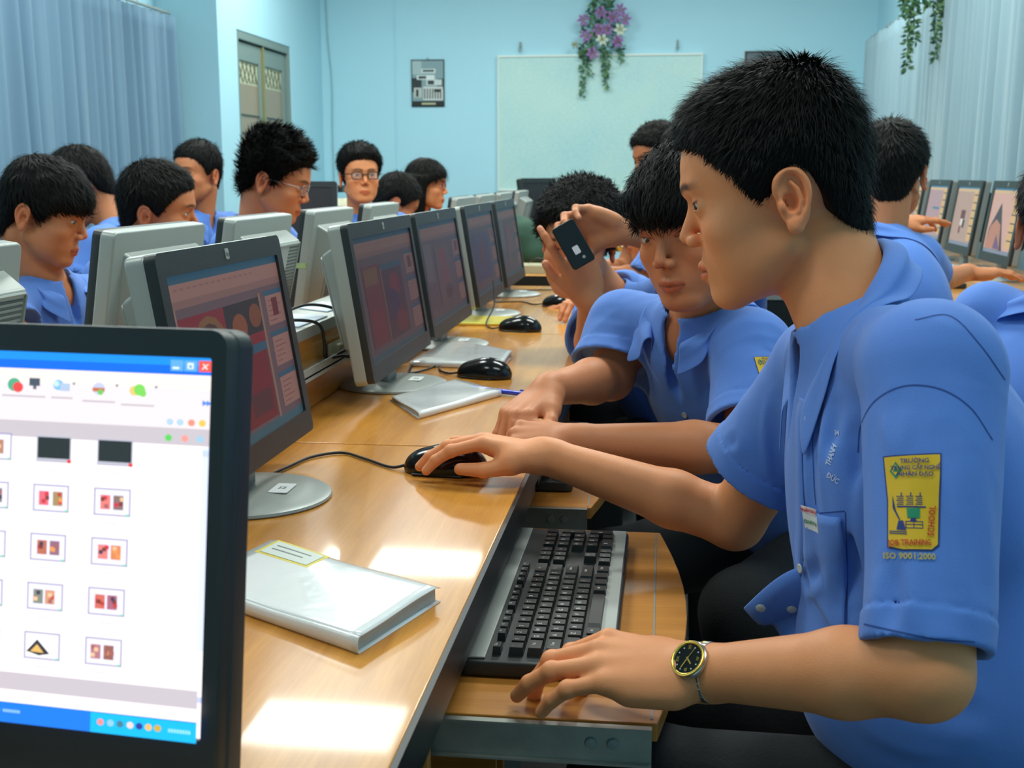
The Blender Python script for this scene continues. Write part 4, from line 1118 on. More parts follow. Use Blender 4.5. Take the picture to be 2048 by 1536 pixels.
HAIRLINES = {
 'short': [(0, .083), (20, .080), (33, .071), (42, .056), (50, .040), (55, .022), (58, .008), (63, .006), (70, .014), (80, .026), (92, .036), (101, .028), (108, .012), (118, -.012), (135, -.034), (155, -.050), (180, -.055)],
 'fringe': [(0, .044), (20, .040), (35, .036), (46, .030), (52, .015), (60, .000), (68, .004), (80, .026), (92, .036), (101, .026), (108, .006), (118, -.018), (135, -.045), (155, -.058), (180, -.062)],
 'long': [(0, .060), (20, .056), (35, .046), (48, .030), (56, .004), (64, -.04), (75, -.09), (100, -.14), (140, -.17), (180, -.17)],
}
def hair_fn(H, R, s, line, top, side, back, front, bump=0.0, seed=0, part=0.0):
    az, zl = np.array([q[0] for q in HAIRLINES[line]], float), np.array([q[1] for q in HAIRLINES[line]], float)
    def fn(P):
        q = (P - H) @ R / s
        x, y, z = q[:, 0], q[:, 1], q[:, 2]
        e1 = np.sqrt((x / .074) ** 2 + ((y - .004) / .088) ** 2 + ((z - .050) / .080) ** 2)
        g1 = np.sqrt((x / .074 ** 2) ** 2 + ((y - .004) / .088 ** 2) ** 2 + ((z - .050) / .080 ** 2) ** 2)
        e2 = np.sqrt((x / .063) ** 2 + ((y - .040) / .063) ** 2 + ((z - .050) / .058) ** 2)
        g2 = np.sqrt((x / .063 ** 2) ** 2 + ((y - .040) / .063 ** 2) ** 2 + ((z - .050) / .058 ** 2) ** 2)
        d1 = e1 * (e1 - 1) / np.maximum(g1, 1e-6); d2 = e2 * (e2 - 1) / np.maximum(g2, 1e-6)
        sk = smin(d1, d2, .02)
        # below the ear line the skull is extended down the nape
        nk = np.sqrt((x / .056) ** 2 + ((y + .014) / .056) ** 2); sk = smin(sk, np.maximum((nk - 1) * .058, z - .03), .02)
        ph = np.degrees(np.arctan2(np.abs(x), y + .012))
        up = np.clip((z - .04) / .085, 0, 1)
        fr = np.clip((y - .02) / .08, 0, 1) * np.clip(z / .08, 0, 1)
        bk = np.clip(-(y) / .08, 0, 1)
        t = side + (top - side) * up ** 1.2 + (front - top) * fr * up + (back - side) * bk * (1 - up)
        zl_ = np.interp(ph, az, zl)
        t = t * np.clip(.35 + (z - zl_) / .045, .25, 1)
        if bump:
            t = t + bump * waves(q, seed + 5, 150) * (.3 + up) + bump * .6 * waves(q, seed + 9, 380)
        d = sk - t
        m = (zl_ - z + .0035 * np.sin(ph * .9) * (ph < 70)) * .75
        if line == 'long': m = np.maximum(m, -(z + .3))
        return -smin(-d, -m, .006) * s
    return fn
def hair_mesh(H, R, s, style, h):
    """cap of hair plus short strands in one mesh; style: dict"""
    st = dict(line='short', top=.018, side=.008, back=.012, front=.018, bump=.0015, n=3000, L=.02, wid=.0013, lift=.5, seed=1, flow='short')
    st.update(style)
    S = Sdf()
    ext = .30 if st['line'] == 'long' else .2
    c = H + R @ V(0, 0, .03) * s
    S.fn(hair_fn(H, R, s, st['line'], st['top'], st['side'], st['back'], st['front'], st['bump'], st['seed']), c - ext * .75, c + ext * .75)
    if st['line'] == 'long':
        T = lambda *p: H + R @ (V(*p) * s)
        def drape(P):
            q = (P - H) @ R / s
            x, y, z = q[:, 0], q[:, 1], q[:, 2]
            r_ = np.sqrt((x / .088) ** 2 + ((y + .015) / .082) ** 2)
            ph = np.degrees(np.arctan2(np.abs(x), y + .012))
            zz = np.clip((.05 - z) / .22, 0, 1)
            w_ = .012 * waves(q * V(1, 1, .12), 4, 90)
            return np.maximum.reduce([np.abs(r_ - 1 + w_) * .08 - .012, z - .06, -(z + .20 + .01 * np.sin(x * 200)), (62 - ph) * .0015]) * s
        S.fn(drape, c - .28, c + .2, .012)
    v, f = S.mesh(h)
    v = smooth_verts(v, f, 1, .4)
    n = vnormals(v, f)
    r = np.random.default_rng(st['seed'])
    cen = v[f].mean(1); fn = n[f].mean(1); fn /= np.maximum(np.linalg.norm(fn, axis=1), 1e-9)[:, None]
    area_ = np.linalg.norm(np.cross(v[f[:, 2]] - v[f[:, 0]], v[f[:, 3]] - v[f[:, 1]]), axis=1)
    # skip the inner side
    q = (cen - H) @ R / s
    outw = np.einsum('ij,ij->i', fn @ R, q - V(0, .01, .03)) > 0.3 * np.linalg.norm(q - V(0, .01, .03), axis=1) * .5
    p = area_ * outw; p = p / p.sum()
    ix = r.choice(len(f), st['n'], p=p)
    wv = r.dirichlet((1, 1, 1, 1), st['n'])
    o = np.einsum('ij,ijk->ik', wv, v[f[ix]]); nn = fn[ix]; ql = (o - H) @ R / s
    # flow in head axes: away from a crown at the back top, forward on top, down on the sides
    crown = V(0, -.045, .12)
    dirn = ql - crown; dirn[:, 2] -= .02
    if st['flow'] == 'fringe': dirn = dirn * V(.6, 1.0, 1.0) + V(0, .04, -.05) * (ql[:, 1:2] > 0)
    if st['flow'] == 'long': dirn = dirn * V(.7, .7, 1) + V(0, 0, -.12)
    if st['flow'] == 'spiky': dirn = dirn * V(1, .4, .2) + V(0, .01, .05)
    if st['flow'] == 'curly': dirn = dirn * .4 + r.normal(size=dirn.shape) * .06
    dirn /= np.maximum(np.linalg.norm(dirn, axis=1), 1e-6)[:, None]
    dw = dirn @ R.T
    dw = dw - nn * np.einsum('ij,ij->i', dw, nn)[:, None]
    dw /= np.maximum(np.linalg.norm(dw, axis=1), 1e-6)[:, None]
    dw = dw + nn * st['lift'] * (.6 + .8 * r.random((st['n'], 1))) + r.normal(size=dw.shape) * .18
    dw /= np.linalg.norm(dw, axis=1)[:, None]
    L = st['L'] * s * (.6 + .7 * r.random((st['n'], 1)))
    # shorter towards the hairline
    ph = np.degrees(np.arctan2(np.abs(ql[:, 0]), ql[:, 1] + .012)); hl = HAIRLINES[st['line']]
    zl = np.interp(ph, [a[0] for a in hl], [a[1] for a in hl])
    if st['flow'] == 'short': L *= np.clip(.45 + (ql[:, 2] - zl) / .10, .4, 1.1)[:, None]
    sd = np.cross(dw, nn); sd /= np.maximum(np.linalg.norm(sd, axis=1), 1e-6)[:, None]
    wd = st['wid'] * s
    o = o - nn * .001
    mid = o + dw * L * .5 + nn * L * .04; tip = o + dw * L - nn * L * (.10 if st['flow'] != 'spiky' else 0)
    if st['flow'] in ('fringe', 'long'): tip = tip - nn * L * .12
    bl = np.stack([o - sd * wd, o + sd * wd, mid - sd * wd * .7, mid + sd * wd * .7, tip], 1).reshape(-1, 3)
    k = len(v) + np.arange(st['n'])[:, None] * 5
    fl = [tuple(a) for a in f] + [tuple(a) for a in np.concatenate([k + [0, 1, 3, 2]], 0)] + [tuple(a) for a in (k + [2, 3, 4])]
    return np_mesh('hair', np.concatenate([v, bl]), fl)
def skin_cols(v, H, R, s, base, nails=(), brow=.9, seed=0, lip=None):
    b = np.array(base); c = np.tile(b, (len(v), 1))
    q = (v - H) @ R / s; x, y, z = np.abs(q[:, 0]), q[:, 1], q[:, 2]
    near = (np.abs(q) < .2).all(1)
    def blend(m, col): 
        m = np.clip(m, 0, 1)[:, None] * near[:, None]; c[:] = c * (1 - m) + np.array(col) * m
    g = lambda a, w_: np.exp(-(a / w_) ** 2)
    blend(.35 * g(x - .040, .02) * g(z + .012, .02) * (y > .04), b * V(1.12, .80, .75))
    blend(.30 * g(x, .013) * g(z + .008, .014) * (y > .09), b * V(1.10, .78, .74))
    blend(.35 * (x > .072) * (np.abs(z) < .04), b * V(1.15, .75, .7))
    zl = np.where(z > -.0475, -.0435 , -.052)
    lm = (y > .083) * (x < .023) * np.clip(1.25 - (np.abs(z + .0476) / (.0105 * np.sqrt(np.clip(1 - (x / .0245) ** 2, .02, 1)))) ** 2.5, 0, 1)
    blend(lm * .85, np.array(lip) if lip is not None else b * V(.82, .46, .48))
    bz = .040 + .0045 * np.sin(np.clip((x - .008) / .034, 0, 1) * 2.4) - .002
    blend(brow * (x > .009) * (x < .052) * (y > .050) * np.clip(1.5 - np.abs(z - bz) / .0036, 0, 1) * np.clip((.052 - x) / .012, 0, 1), (.02, .016, .013))
    blend(.75 * (x < .0225) * (y > .084) * g(z + .0474, .0013), (.10, .03, .025))
    blend(.7 * g(x - .0058, .003) * g(z + .0215, .0025) * (y > .095), (.12, .04, .03))
    # lash lines along the lid slot
    sz = .0183 + (x - .0225) / .018 * .0022
    blend(.9 * (x > .0195) * (x < .0445) * (y > .083) * g(z - sz - .0040, .0017), (.02, .016, .013))
    blend(.35 * (x > .0205) * (x < .043) * (y > .083) * g(z - sz + .0040, .0015), (.10, .05, .035))
    blend(.4 * g(x - .031, .016) * g(z - .030, .006) * (y > .07), b * V(.85, .68, .66))
    for p, d, n_ in nails:
        e = v - p; a = e @ d; o_ = e @ n_; l = np.sqrt(np.maximum((e * e).sum(1) - a * a - o_ * o_, 0))
        m = ((np.abs(a) / .0062) ** 2 + (l / .0052) ** 2 < 1) & (np.abs(o_) < .0042)
        c[m] = np.minimum(b * V(1.22, 1.30, 1.65), .9)
    return c
def eyeballs(H, R, s, gaze):
    mb = MB(); g = nrm(gaze)
    for m in (-1, 1):
        c = V(m * .0315, .0815, .0195); r = .0122
        n = 14; v = []; col = []
        rx = nrm(np.cross(g, V(0, 0, 1))); uz = np.cross(rx, g)
        for i in range(n + 1):
            a = math.pi * i / n
            for j in range(20):
                b_ = 2 * math.pi * j / 20
                d = g * math.cos(a) + (rx * math.cos(b_) + uz * math.sin(b_)) * math.sin(a)
                v.append(H + R @ ((c + d * r) * s))
                dg = math.degrees(a)
                col.append((.004, .004, .004) if dg < 14 else (.035, .018, .010) if dg < 32 else (.62, .60, .56))
        f = [(i * 20 + j, i * 20 + (j + 1) % 20, (i + 1) * 20 + (j + 1) % 20, (i + 1) * 20 + j) for i in range(n) for j in range(20)]
        b0 = len(mb.v); mb.add(v, f)
        mb.c[b0:] = col
    return mb
def collar(N, up, lat, fwd, s, shirt_bvh, open_deg=32, rn=.062, h_back=.040, drop=.052, tip=.085, flare=1.0, h_front=-.018, pw=2.2):
    """folded shirt collar: a leaf falling outward from a ring round the neck"""
    rows = []; n = 44
    for i in range(n + 1):
        u = -1 + 2 * i / n; th = u * math.radians(180 - open_deg)      # 0 at the back
        e = -fwd * math.cos(th) + lat * math.sin(th)
        k = abs(u)
        hz = h_back * (1 - k ** pw) + h_front * k ** pw
        rr = rn * (1 + .10 * math.sin(abs(th))) 
        tp = N + (e * rr + up * hz + fwd * (.012 * k ** 3)) * s
        dl = drop + (tip - drop) * k ** 6
        out = nrm(e * (.62 + .25 * k) * flare - up * (.75 + .5 * k) + fwd * (.12 * k ** 5) + lat * np.sign(u) * (.10 * k ** 4))
        row = []
        for j in range(-3, 8):
            if j < 0: p = tp - e * .003 * s + up * (j * .010 * s); row.append(p); continue
            t = j / 7
            p = tp + out * dl * t * s + e * .010 * math.sin(math.pi * min(t * 1.6, 1)) * s
            if shirt_bvh is not None and t > .15:
                hit = shirt_bvh.find_nearest(Vector(p), .05)
                if hit[0] is not None:
                    q = np.array(hit[0]); nn = np.array(hit[1])
                    dd = (p - q) @ nn
                    if dd < .005: p = q + nn * .005
                    elif dd > .012 and k > .45: p = q + nn * (.012 + (dd - .012) * .3)
            row.append(p)
        rows.append(row)
    A_ = np.array(rows)
    for _ in range(3): A_[1:-1, 4:] = A_[1:-1, 4:] * .5 + .25 * (A_[2:, 4:] + A_[:-2, 4:])
    return [list(r) for r in A_]
def decal(v2, f2, org, ax, ay, an, bvh, off=.0006, m=0, mb=None, c=(1, 1, 1), reach=.12):
    """lay flat 2D artwork on a surface: points org + x*ax + y*ay projected along -an"""
    mb = mb or MB(); vs = []
    for p in v2:
        o = org + ax * p[0] + ay * p[1] + an * reach
        hit = bvh.ray_cast(Vector(o), Vector(-an), reach * 2)
        q = np.array(hit[0]) if hit[0] is not None else org + ax * p[0] + ay * p[1]
        nn = np.array(hit[1]) if hit[0] is not None else an
        vs.append(q + nn * off)
    ok = [True] * len(vs); ref = float(np.median([(q - org) @ an for q in vs]))
    for i, p in enumerate(v2):
        o = org + ax * p[0] + ay * p[1] + an * reach
        ok[i] = bvh.ray_cast(Vector(o), Vector(-an), reach * 2)[0] is not None and abs((vs[i] - org) @ an - ref) < .035
    mb.add(vs, [q for q in f2 if all(ok[i] for i in q)], m, c); return mb
def groove(S, a, b, w, depth, taper=True):
    a = np.asarray(a, float); b = np.asarray(b, float); ba = b - a; L = ba @ ba
    def fn(P):
        q = P - a; h = np.clip(q @ ba / L, 0, 1); d = np.linalg.norm(q - h[:, None] * ba, axis=1)
        return depth * (np.exp(-(d / w) ** 2) - .55 * np.exp(-((d - 1.7 * w) / (.8 * w)) ** 2)) * (np.sin(math.pi * np.clip(h, .02, .98)) ** .5 if taper else 1)
    m = w * 4
    S.fn(fn, np.minimum(a, b) - m, np.maximum(a, b) + m, 0, 'w')
def gridrect(x0, y0, x1, y1, st=.006):
    nx = max(1, int(round((x1 - x0) / st))); ny = max(1, int(round((y1 - y0) / st)))
    v = [(x0 + (x1 - x0) * i / nx, y0 + (y1 - y0) * j / ny) for i in range(nx + 1) for j in range(ny + 1)]
    f = [(i * (ny + 1) + j, (i + 1) * (ny + 1) + j, (i + 1) * (ny + 1) + j + 1, i * (ny + 1) + j + 1) for i in range(nx) for j in range(ny)]
    return v, f
def person(label, H, az, pitch=5, roll=0, skin='mid', hair=None, s=1.0, body_az=None, lean=.10, arms=None, h=.003, hs=.004, hh=.004, shirt=True, gaze=(0, 1, 0),
           neck_off=None, shoulders=None, pelvis=None, glasses=None, coll={}, shirt_mat=None, extra_shirt=None, buttons=0, sleeve=.62, cat='person', finish=None, female=False, legs=True, fine=True, shirt_scale=1.0, feet=None, group=None, dbg=None):
    H = np.asarray(H, float); R = headframe(az, pitch, roll)
    ba = math.radians(az if body_az is None else body_az)
    bf = V(math.cos(ba), math.sin(ba), 0); lat = np.cross(bf, V(0, 0, 1))          # lat = person's right
    root = empty('person', (H[0], H[1], 0), label, cat, group)
    def put(name, me, m, parent=root, smooth=True):
        o = link(name, me, m, None, smooth)
        o.parent = parent; o.location = (-H[0], -H[1], 0) if parent is root else (0, 0, 0)
        return o
    N = H + (neck_off if neck_off is not None else (-bf * .035 + R @ V(0, -.02, 0) + V(0, 0, -.155)) * s)
    sw = .165 * s * (0.88 if female else 1)
    if shoulders is None: shR, shL = N + lat * sw - V(0, 0, .045 * s), N - lat * sw - V(0, 0, .045 * s)
    else: shR, shL = shoulders
    Pv = N - bf * lean + V(0, 0, -.46 * s) if pelvis is None else np.asarray(pelvis, float)
    up = nrm(N - Pv); lt = nrm(shR - shL); lt = nrm(lt - up * (lt @ up)); fw = np.cross(up, lt)
    BR = np.stack([lt, fw, up], 1)
    A = arms or {}
    S = Sdf(); nails = []
    head_prims(S, H, R, s, fine=fine, sharp=h < .0018)
    un = nrm(nrm(H + R @ V(0, -.018, -.05) * s - N) * .9 + up * .25); nf = nrm(np.cross(un, lt))
    S.rc(N - un * .03 * s, H + R @ V(0, -.024, -.045) * s, .0505 * s, .047 * s, .013 * s)
    S.rc(N - un * .02 * s + nf * .018 * s, H + R @ V(0, .012, -.058) * s, .031 * s, .024 * s, .014 * s)
    S.ell(N - up * .17 * s - fw * .006, V(.140, .082, .165) * s, .02, BR)
    S.rc(shR - up * .03, shL - up * .03, .032 * s, .032 * s, .03)
    for nm, sh, sg in (('R', shR, 1), ('L', shL, -1)):
        a = A.get(nm) if A.get(nm) else None
        if a is None:
            el = sh + (-up * .22 + bf * .12 + lat * sg * .03) * s; wr = el + (bf * .20 + V(0, 0, -.02) - lat * sg * .06) * s
            el[2] = max(el[2], .780); wr[2] = max(wr[2], .800)
            a = dict(elbow=el, wrist=wr)
        el, wr = np.asarray(a['elbow'], float), np.asarray(a['wrist'], float)
        a['el'], a['wr'] = el, wr
        S.rc(sh - up * .006, el, .042 * s, .037 * s, .02)
        m_ = el + (wr - el) * .32
        S.rc(el, m_, .0345 * s, .0355 * s, .012); S.rc(m_, wr, .0355 * s, .0230 * s, .012)
        fd = nrm(wr - el)
        hd = np.asarray(a.get('dir', fd), float); dor = np.asarray(a.get('dor', V(0, 0, 1)), float)
        hand(S, wr, hd, dor, nm, a.get('curls', [(25, 30, 15)] * 4), a.get('spread'), a.get('thumb'), s * a.get('hs', 1.0), nails if fine else None, a.get('splay', 1.0))
        A[nm] = a
    if dbg: dbg(S)
    v, f = S.mesh(h)
    v = smooth_verts(v, f, 1, .35)
    cols = skin_cols(v, H, R, s, SK[skin] if isinstance(skin, str) else skin, nails)
    eb = eyeballs(H, R, s, gaze)
    nv = len(v)
    allv = np.concatenate([v, np.array(eb.v)]); allc = np.concatenate([cols, np.array(eb.c)])
    fl = [tuple(q) for q in f] + [tuple(i + nv for i in q) for q in eb.f]
    me = np_mesh('body', allv, fl, cols=allc, midx=[0] * len(f) + [1] * len(eb.f))
    put('body', me, [M['skin'], M['eye']])
    if hair is not False:
        put('hair', hair_mesh(H, R, s, hair or {}, hh), M['hair'])
    out = dict(un=un, nf=nf, root=root, H=H, R=R, N=N, up=up, lt=lt, fw=fw, put=put, A=A, shR=shR, shL=shL, Pv=Pv)
    if shirt:
        sm = shirt_mat or M['shirt']; k = shirt_scale
        S = Sdf()
        S.ell(N - up * .17 * s, V(.168 * k, .112 * k, .195) * s, 0, BR)
        S.ell(Pv + up * .10 * s, V(.160 * k, .118 * k, .20) * s, .05, BR)
        S.rc(N + up * -.018 * s + lt * .035 * s, shR + up * .010 * s, .049 * s, .052 * s, .03)
        S.rc(N + up * -.018 * s - lt * .035 * s, shL + up * .010 * s, .049 * s, .052 * s, .03)
        S.rc(N - un * .05 * s, N + un * .004 * s, .066 * s, .058 * s, .03)
        inners = []
        for nm, sh in (('R', shR), ('L', shL)):
            el = A[nm]['el']; c = sh + (el - sh) * A[nm].get('sleeve', sleeve); ax = nrm(c - sh); L = np.linalg.norm(c - sh)
            def sl(P, sh=sh, ax=ax, L=L, a=A[nm], inner=False):
                q = P - sh; t = q @ ax; w_ = np.linalg.norm(q - t[:, None] * ax, axis=1); tt = np.clip(t / L, 0, 1)
                fl_ = a.get('flare', 1.0)
                hem = .0016 * (t > L - .026 * s) - .0010 * (np.abs(t - L + .027 * s) < .0015)
                ro = hem + (.060 + .012 * tt * fl_) * s + .0025 * np.sin(np.arctan2(q @ np.cross(ax, V(.3, .2, .9)), q @ V(.3, .2, .9)) * 3 + tt * 4) * tt
                o_ = np.maximum(w_ - ro, t - L); o_ = np.where(t < 0, np.sqrt(np.maximum((q * q).sum(1), 0)) - .060 * s, o_)
                if inner:
                    return np.maximum.reduce([w_ - (ro - hem - .0115 + .005 * tt ** 6), L * .78 - t, t - L - .03])
                return o_
            S.fn(sl, np.minimum(sh, c) - .09, np.maximum(sh, c) + .09, .02); inners.append((sl, np.minimum(sh, c) - .09, np.maximum(sh, c) + .11))
        # creases
        sd = int(abs(H[0] * 1000)) % 97
        S.fn(lambda P: .0034 * waves((P - N) @ BR * V(1.0, 1.0, .45), sd, 40) + .0022 * np.abs(waves((P - N) @ BR * V(1.0, .8, .35), sd + 3, 85)), N - .8, N + .8, 0, 'w')
        S.rc(N - un * .02 * s, N + un * .13 * s, .0525 * s, .057 * s, .005, 's')
        S.rc(N + nf * .045 * s, N - up * .10 * s + fw * .125 * s, .020 * s, .004 * s, .006, 's')
        if extra_shirt: extra_shirt(S, out)
        for sl, lo_, hi_ in inners: S.fn(lambda P, g=sl: g(P, inner=True), lo_, hi_, .001, 's')
        v, f = S.mesh(hs); v = smooth_verts(v, f, 1, .4)
        so = put('shirt', np_mesh('shirt', v, f), sm)
        bv = bvh_of(v, f); out['bvh'] = bv; out['shirt'] = so; out['sv'] = v; out['sf'] = f
        if coll is not None:
            cm = MB().grid(collar(N, un, lt, nf, s, bv, **coll))
            me = np_mesh('collar', cm.v, cm.f)
            co = put('collar', me, M['shirt2'] if shirt_mat is None else sm)
            md = co.modifiers.new('t', 'SOLIDIFY'); md.thickness = .0016; md.offset = 0
            md = co.modifiers.new('s', 'SUBSURF'); md.levels = md.render_levels = 1
            out['collar'] = co
        for i in range(buttons):
            o_ = N - up * (.10 + .085 * i) * s + fw * .2 - lt * .004
            hit = bv.ray_cast(Vector(o_), Vector(-fw), .4)
            if hit[0] is not None:
                nn = np.array(hit[1]); q = np.array(hit[0]) + nn * .0005
                rot = Vector(nn).to_track_quat('Z', 'Y').to_matrix().to_4x4()
                b_ = MB().lathe([(.0001, 0), (.0052, 0), (.0056, .001), (.0050, .0018), (.004, .0014), (.0001, .0013)], 16, M=Matrix.Translation(Vector(q)) @ rot)
                put('button', np_mesh('button', b_.v, b_.f), M['button'])
    if legs:
        S = Sdf(); hip = Pv + V(0, 0, -.02)
        S.ell(hip, V(.155, .12, .11) * s, 0, np.stack([lat, bf, V(0, 0, 1)], 1))
        ft = []
        for sg in (1, -1):
            hj = hip + lat * sg * .085; kn = hj + bf * .38 + lat * sg * .05 + V(0, 0, .0); kn[2] = min(kn[2], .53)
            an = V(kn[0] - bf[0] * .02, kn[1] - bf[1] * .02, .09)
            if feet is not None and sg in feet: kn, an = feet[sg]
            S.rc(hj, kn, .082 * s, .062 * s, .04); S.rc(kn, an, .060 * s, .048 * s, .03)
            ft.append(an)
        v, f = S.mesh(.009)
        put('trousers', np_mesh('trousers', v, f), M['trousers'])
        for an in ft:
            S = Sdf(); S.rc(V(an[0], an[1], .042), an * V(1, 1, 0) + bf * .15 + V(0, 0, .034), .040, .032, 0).rc(V(an[0], an[1], .05), V(an[0], an[1], .1), .036, .036, .01)
            v, f = S.mesh(.008); put('shoe', np_mesh('shoe', v, f), M['edge'])
    if glasses:
        T = lambda *p: H + R @ (V(*p) * s)
        g = MB(); gr_, thick = glasses
        for m in (-1, 1):
            lp = [T(m * (.033 + .021 * math.copysign(abs(math.cos(a)) ** .5, math.cos(a))), .107 - .006 * (math.cos(a) + 1) * .5, .018 + .0145 * math.copysign(abs(math.sin(a)) ** .55, math.sin(a))) for a in np.linspace(0, 2 * math.pi, 29)]
            g.tube(lp, thick, 6)
            g.tube([T(m * .054, .101, .024), T(m * .072, .085, .024), T(m * .079, .01, .018), T(m * .078, -.012, .006)], thick * .9, 6)
        g.tube([T(-.012, .1065, .021), T(0, .109, .024), T(.012, .1065, .021)], thick, 6)
        go = put('spectacles', np_mesh('spectacles', g.v, g.f), gr_)
        for m in (-1, 1):
            lp = [T(m * (.033 + .020 * math.copysign(abs(math.cos(a)) ** .5, math.cos(a))), .107 - .006 * (math.cos(a) + 1) * .5, .018 + .0135 * math.copysign(abs(math.sin(a)) ** .55, math.sin(a))) for a in np.linspace(0, 2 * math.pi, 25)[:-1]]
            lm = np_mesh('lens', lp, [tuple(range(24))]); l = link('lens', lm, M['glass'], go)
    return out
def stool(x, y, label, h=.44):
    t = empty('stool', (x, y, 0), label, 'stool', 'stools under the students')
    MB().prism(rrect(-.17, -.17, .17, .17, .03), h - .03, h).build('seat', M['woodx'], t, bevel=.004)
    for a in (-1, 1):
        for b in (-1, 1): MB().tube([(a * .14, b * .14, h - .03), (a * .17, b * .17, 0)], .012, 8).build('leg', M['silverdk'], t, smooth=40)
# the boy in front, seen in profile
def p1_shirt(S, o):
    N, up, lt, fw = o['N'], o['up'], o['lt'], o['fw']
    shL, el = o['shL'], o['A']['L']['el']
    # pulled cloth: long soft folds from the armpit and under the arm
    S.ell(V(.240, 1.20, .80), V(.103, .125, .17), .05); S.ell(V(.29, 1.15, .66), V(.15, .13, .13), .05)
    for u0, v0, y0, u1, v1, y1, w_, d in ((1735, 880, 1.10, 1715, 1210, 1.10, .014, .012), (1665, 820, 1.12, 1700, 1120, 1.13, .010, .006), (1640, 800, 1.15, 1625, 1060, 1.12, .009, .005),
        (1775, 800, .98, 1745, 960, .93, .010, .005), (1960, 900, .93, 1985, 1180, .90, .014, .006), (1890, 860, .95, 1950, 1060, .90, .010, .004), (1860, 1000, .93, 1895, 1260, .88, .013, .004),
        (1800, 1130, .93, 1790, 1270, .90, .010, .004), (1780, 640, 1.08, 1900, 740, 1.0, .012, .004), (1460, 880, 1.40, 1545, 930, 1.40, .008, .005), (1540, 800, 1.36, 1560, 960, 1.36, .008, .005),
        (1700, 1440, 1.03, 1990, 1530, .98, .016, .010), (1760, 1390, 1.05, 1960, 1440, 1.0, .014, .007), (1940, 1330, 1.0, 2040, 1300, 1.0, .012, .006), (1560, 1180, 1.15, 1660, 1130, 1.12, .009, .006)):
        groove(S, at(u0, v0, y0), at(u1, v1, y1), w_, d)
HL1 = dict(line='short', top=.017, side=.009, back=.004, front=.023, bump=.0012, n=15000, L=.019, wid=.0007, lift=.55, seed=5)
P1 = person('foreground boy in profile with steel watch, one hand on mouse, other on keyboard',
    H=(.130, 1.272, 1.116), az=170, pitch=15, skin='light', hair=HL1, h=.0017, hs=.0027, hh=.0026,
    body_az=183, neck_off=V(.064, -.040, -.132), shoulders=(at(1650, 745, 1.40), V(.232, 1.045, .975)), pelvis=V(.40, 1.19, .54),
    arms={'L': dict(elbow=at(1848, 1345, .92), wrist=V(.040, 1.025, .706), dir=V(-1, .16, .01), dor=V(.05, -.30, 1), curls=[(34, 56, 26), (24, 34, 20), (16, 22, 14), (18, 24, 14)], spread=(8, 3, -1, -4), sleeve=.93, thumb=[(.034, .044, -.016), (.044, .070, -.024), (.040, .095, -.030)], hs=1.04, flare=-.9),
          'R': dict(elbow=at(1470, 1040, 1.47), wrist=V(-.146, 1.512, .785), dir=V(-1, .04, .16), dor=V(.0, .12, 1), curls=[(24, 18, 16), (22, 18, 14), (16, 24, 18), (16, 26, 20)], spread=(5, 1, -4, -9), sleeve=.66, thumb=[(-.034, .040, -.018), (-.040, .074, -.030), (-.033, .108, -.036)], hs=.95, flare=1.2)},
    gaze=V(-.38, 1, -.25), coll=dict(open_deg=26, rn=.056, h_back=.090, h_front=-.030, pw=1.5, drop=.050, tip=.080, flare=.8), extra_shirt=p1_shirt, shirt_scale=1.03,
    feet={-1: (V(-.02, 1.12, .54), V(.05, 1.11, .09)), 1: (V(-.02, 1.36, .54), V(.05, 1.38, .09))})
P2 = person('boy with a dark fringe behind the foreground one, hands clasped on the desk',
    H=at(1402, 466, 1.86), s=1.03, az=236, pitch=15, roll=-6, skin='mid', hair=dict(line='fringe', top=.012, side=.010, back=.012, front=.014, n=9000, L=.030, wid=.0009, lift=.18, seed=8, flow='fringe'), h=.0022, hs=.0035, hh=.003,
    body_az=232, neck_off=V(.0, .045, -.142), shoulders=(at(1250, 655, 2.03), at(1505, 705, 1.83)), pelvis=V(.26, 2.12, .52),
    arms={'R': dict(elbow=at(1222, 755, 1.98), wrist=at(1095, 780, 1.81), dir=at(1030, 836, 1.74) - at(1095, 780, 1.81), dor=V(-.35, -.35, .9), curls=[(35, 45, 30), (38, 50, 30), (40, 50, 30), (40, 50, 30)], spread=(8, 2, -3, -9), sleeve=.80, hs=.95),
          'L': dict(elbow=at(1500, 900, 1.70), wrist=at(1150, 882, 1.665), dir=V(-1, .08, -.02), dor=V(-.1, -.45, .85), curls=[(72, 95, 50), (76, 95, 50), (78, 95, 50), (80, 92, 50)], sleeve=.80, hs=.95, flare=.2)},
    gaze=V(-.5, 1, -.35), coll=dict(open_deg=30, rn=.060, h_back=.040, drop=.045, tip=.062, h_front=-.012), buttons=2)
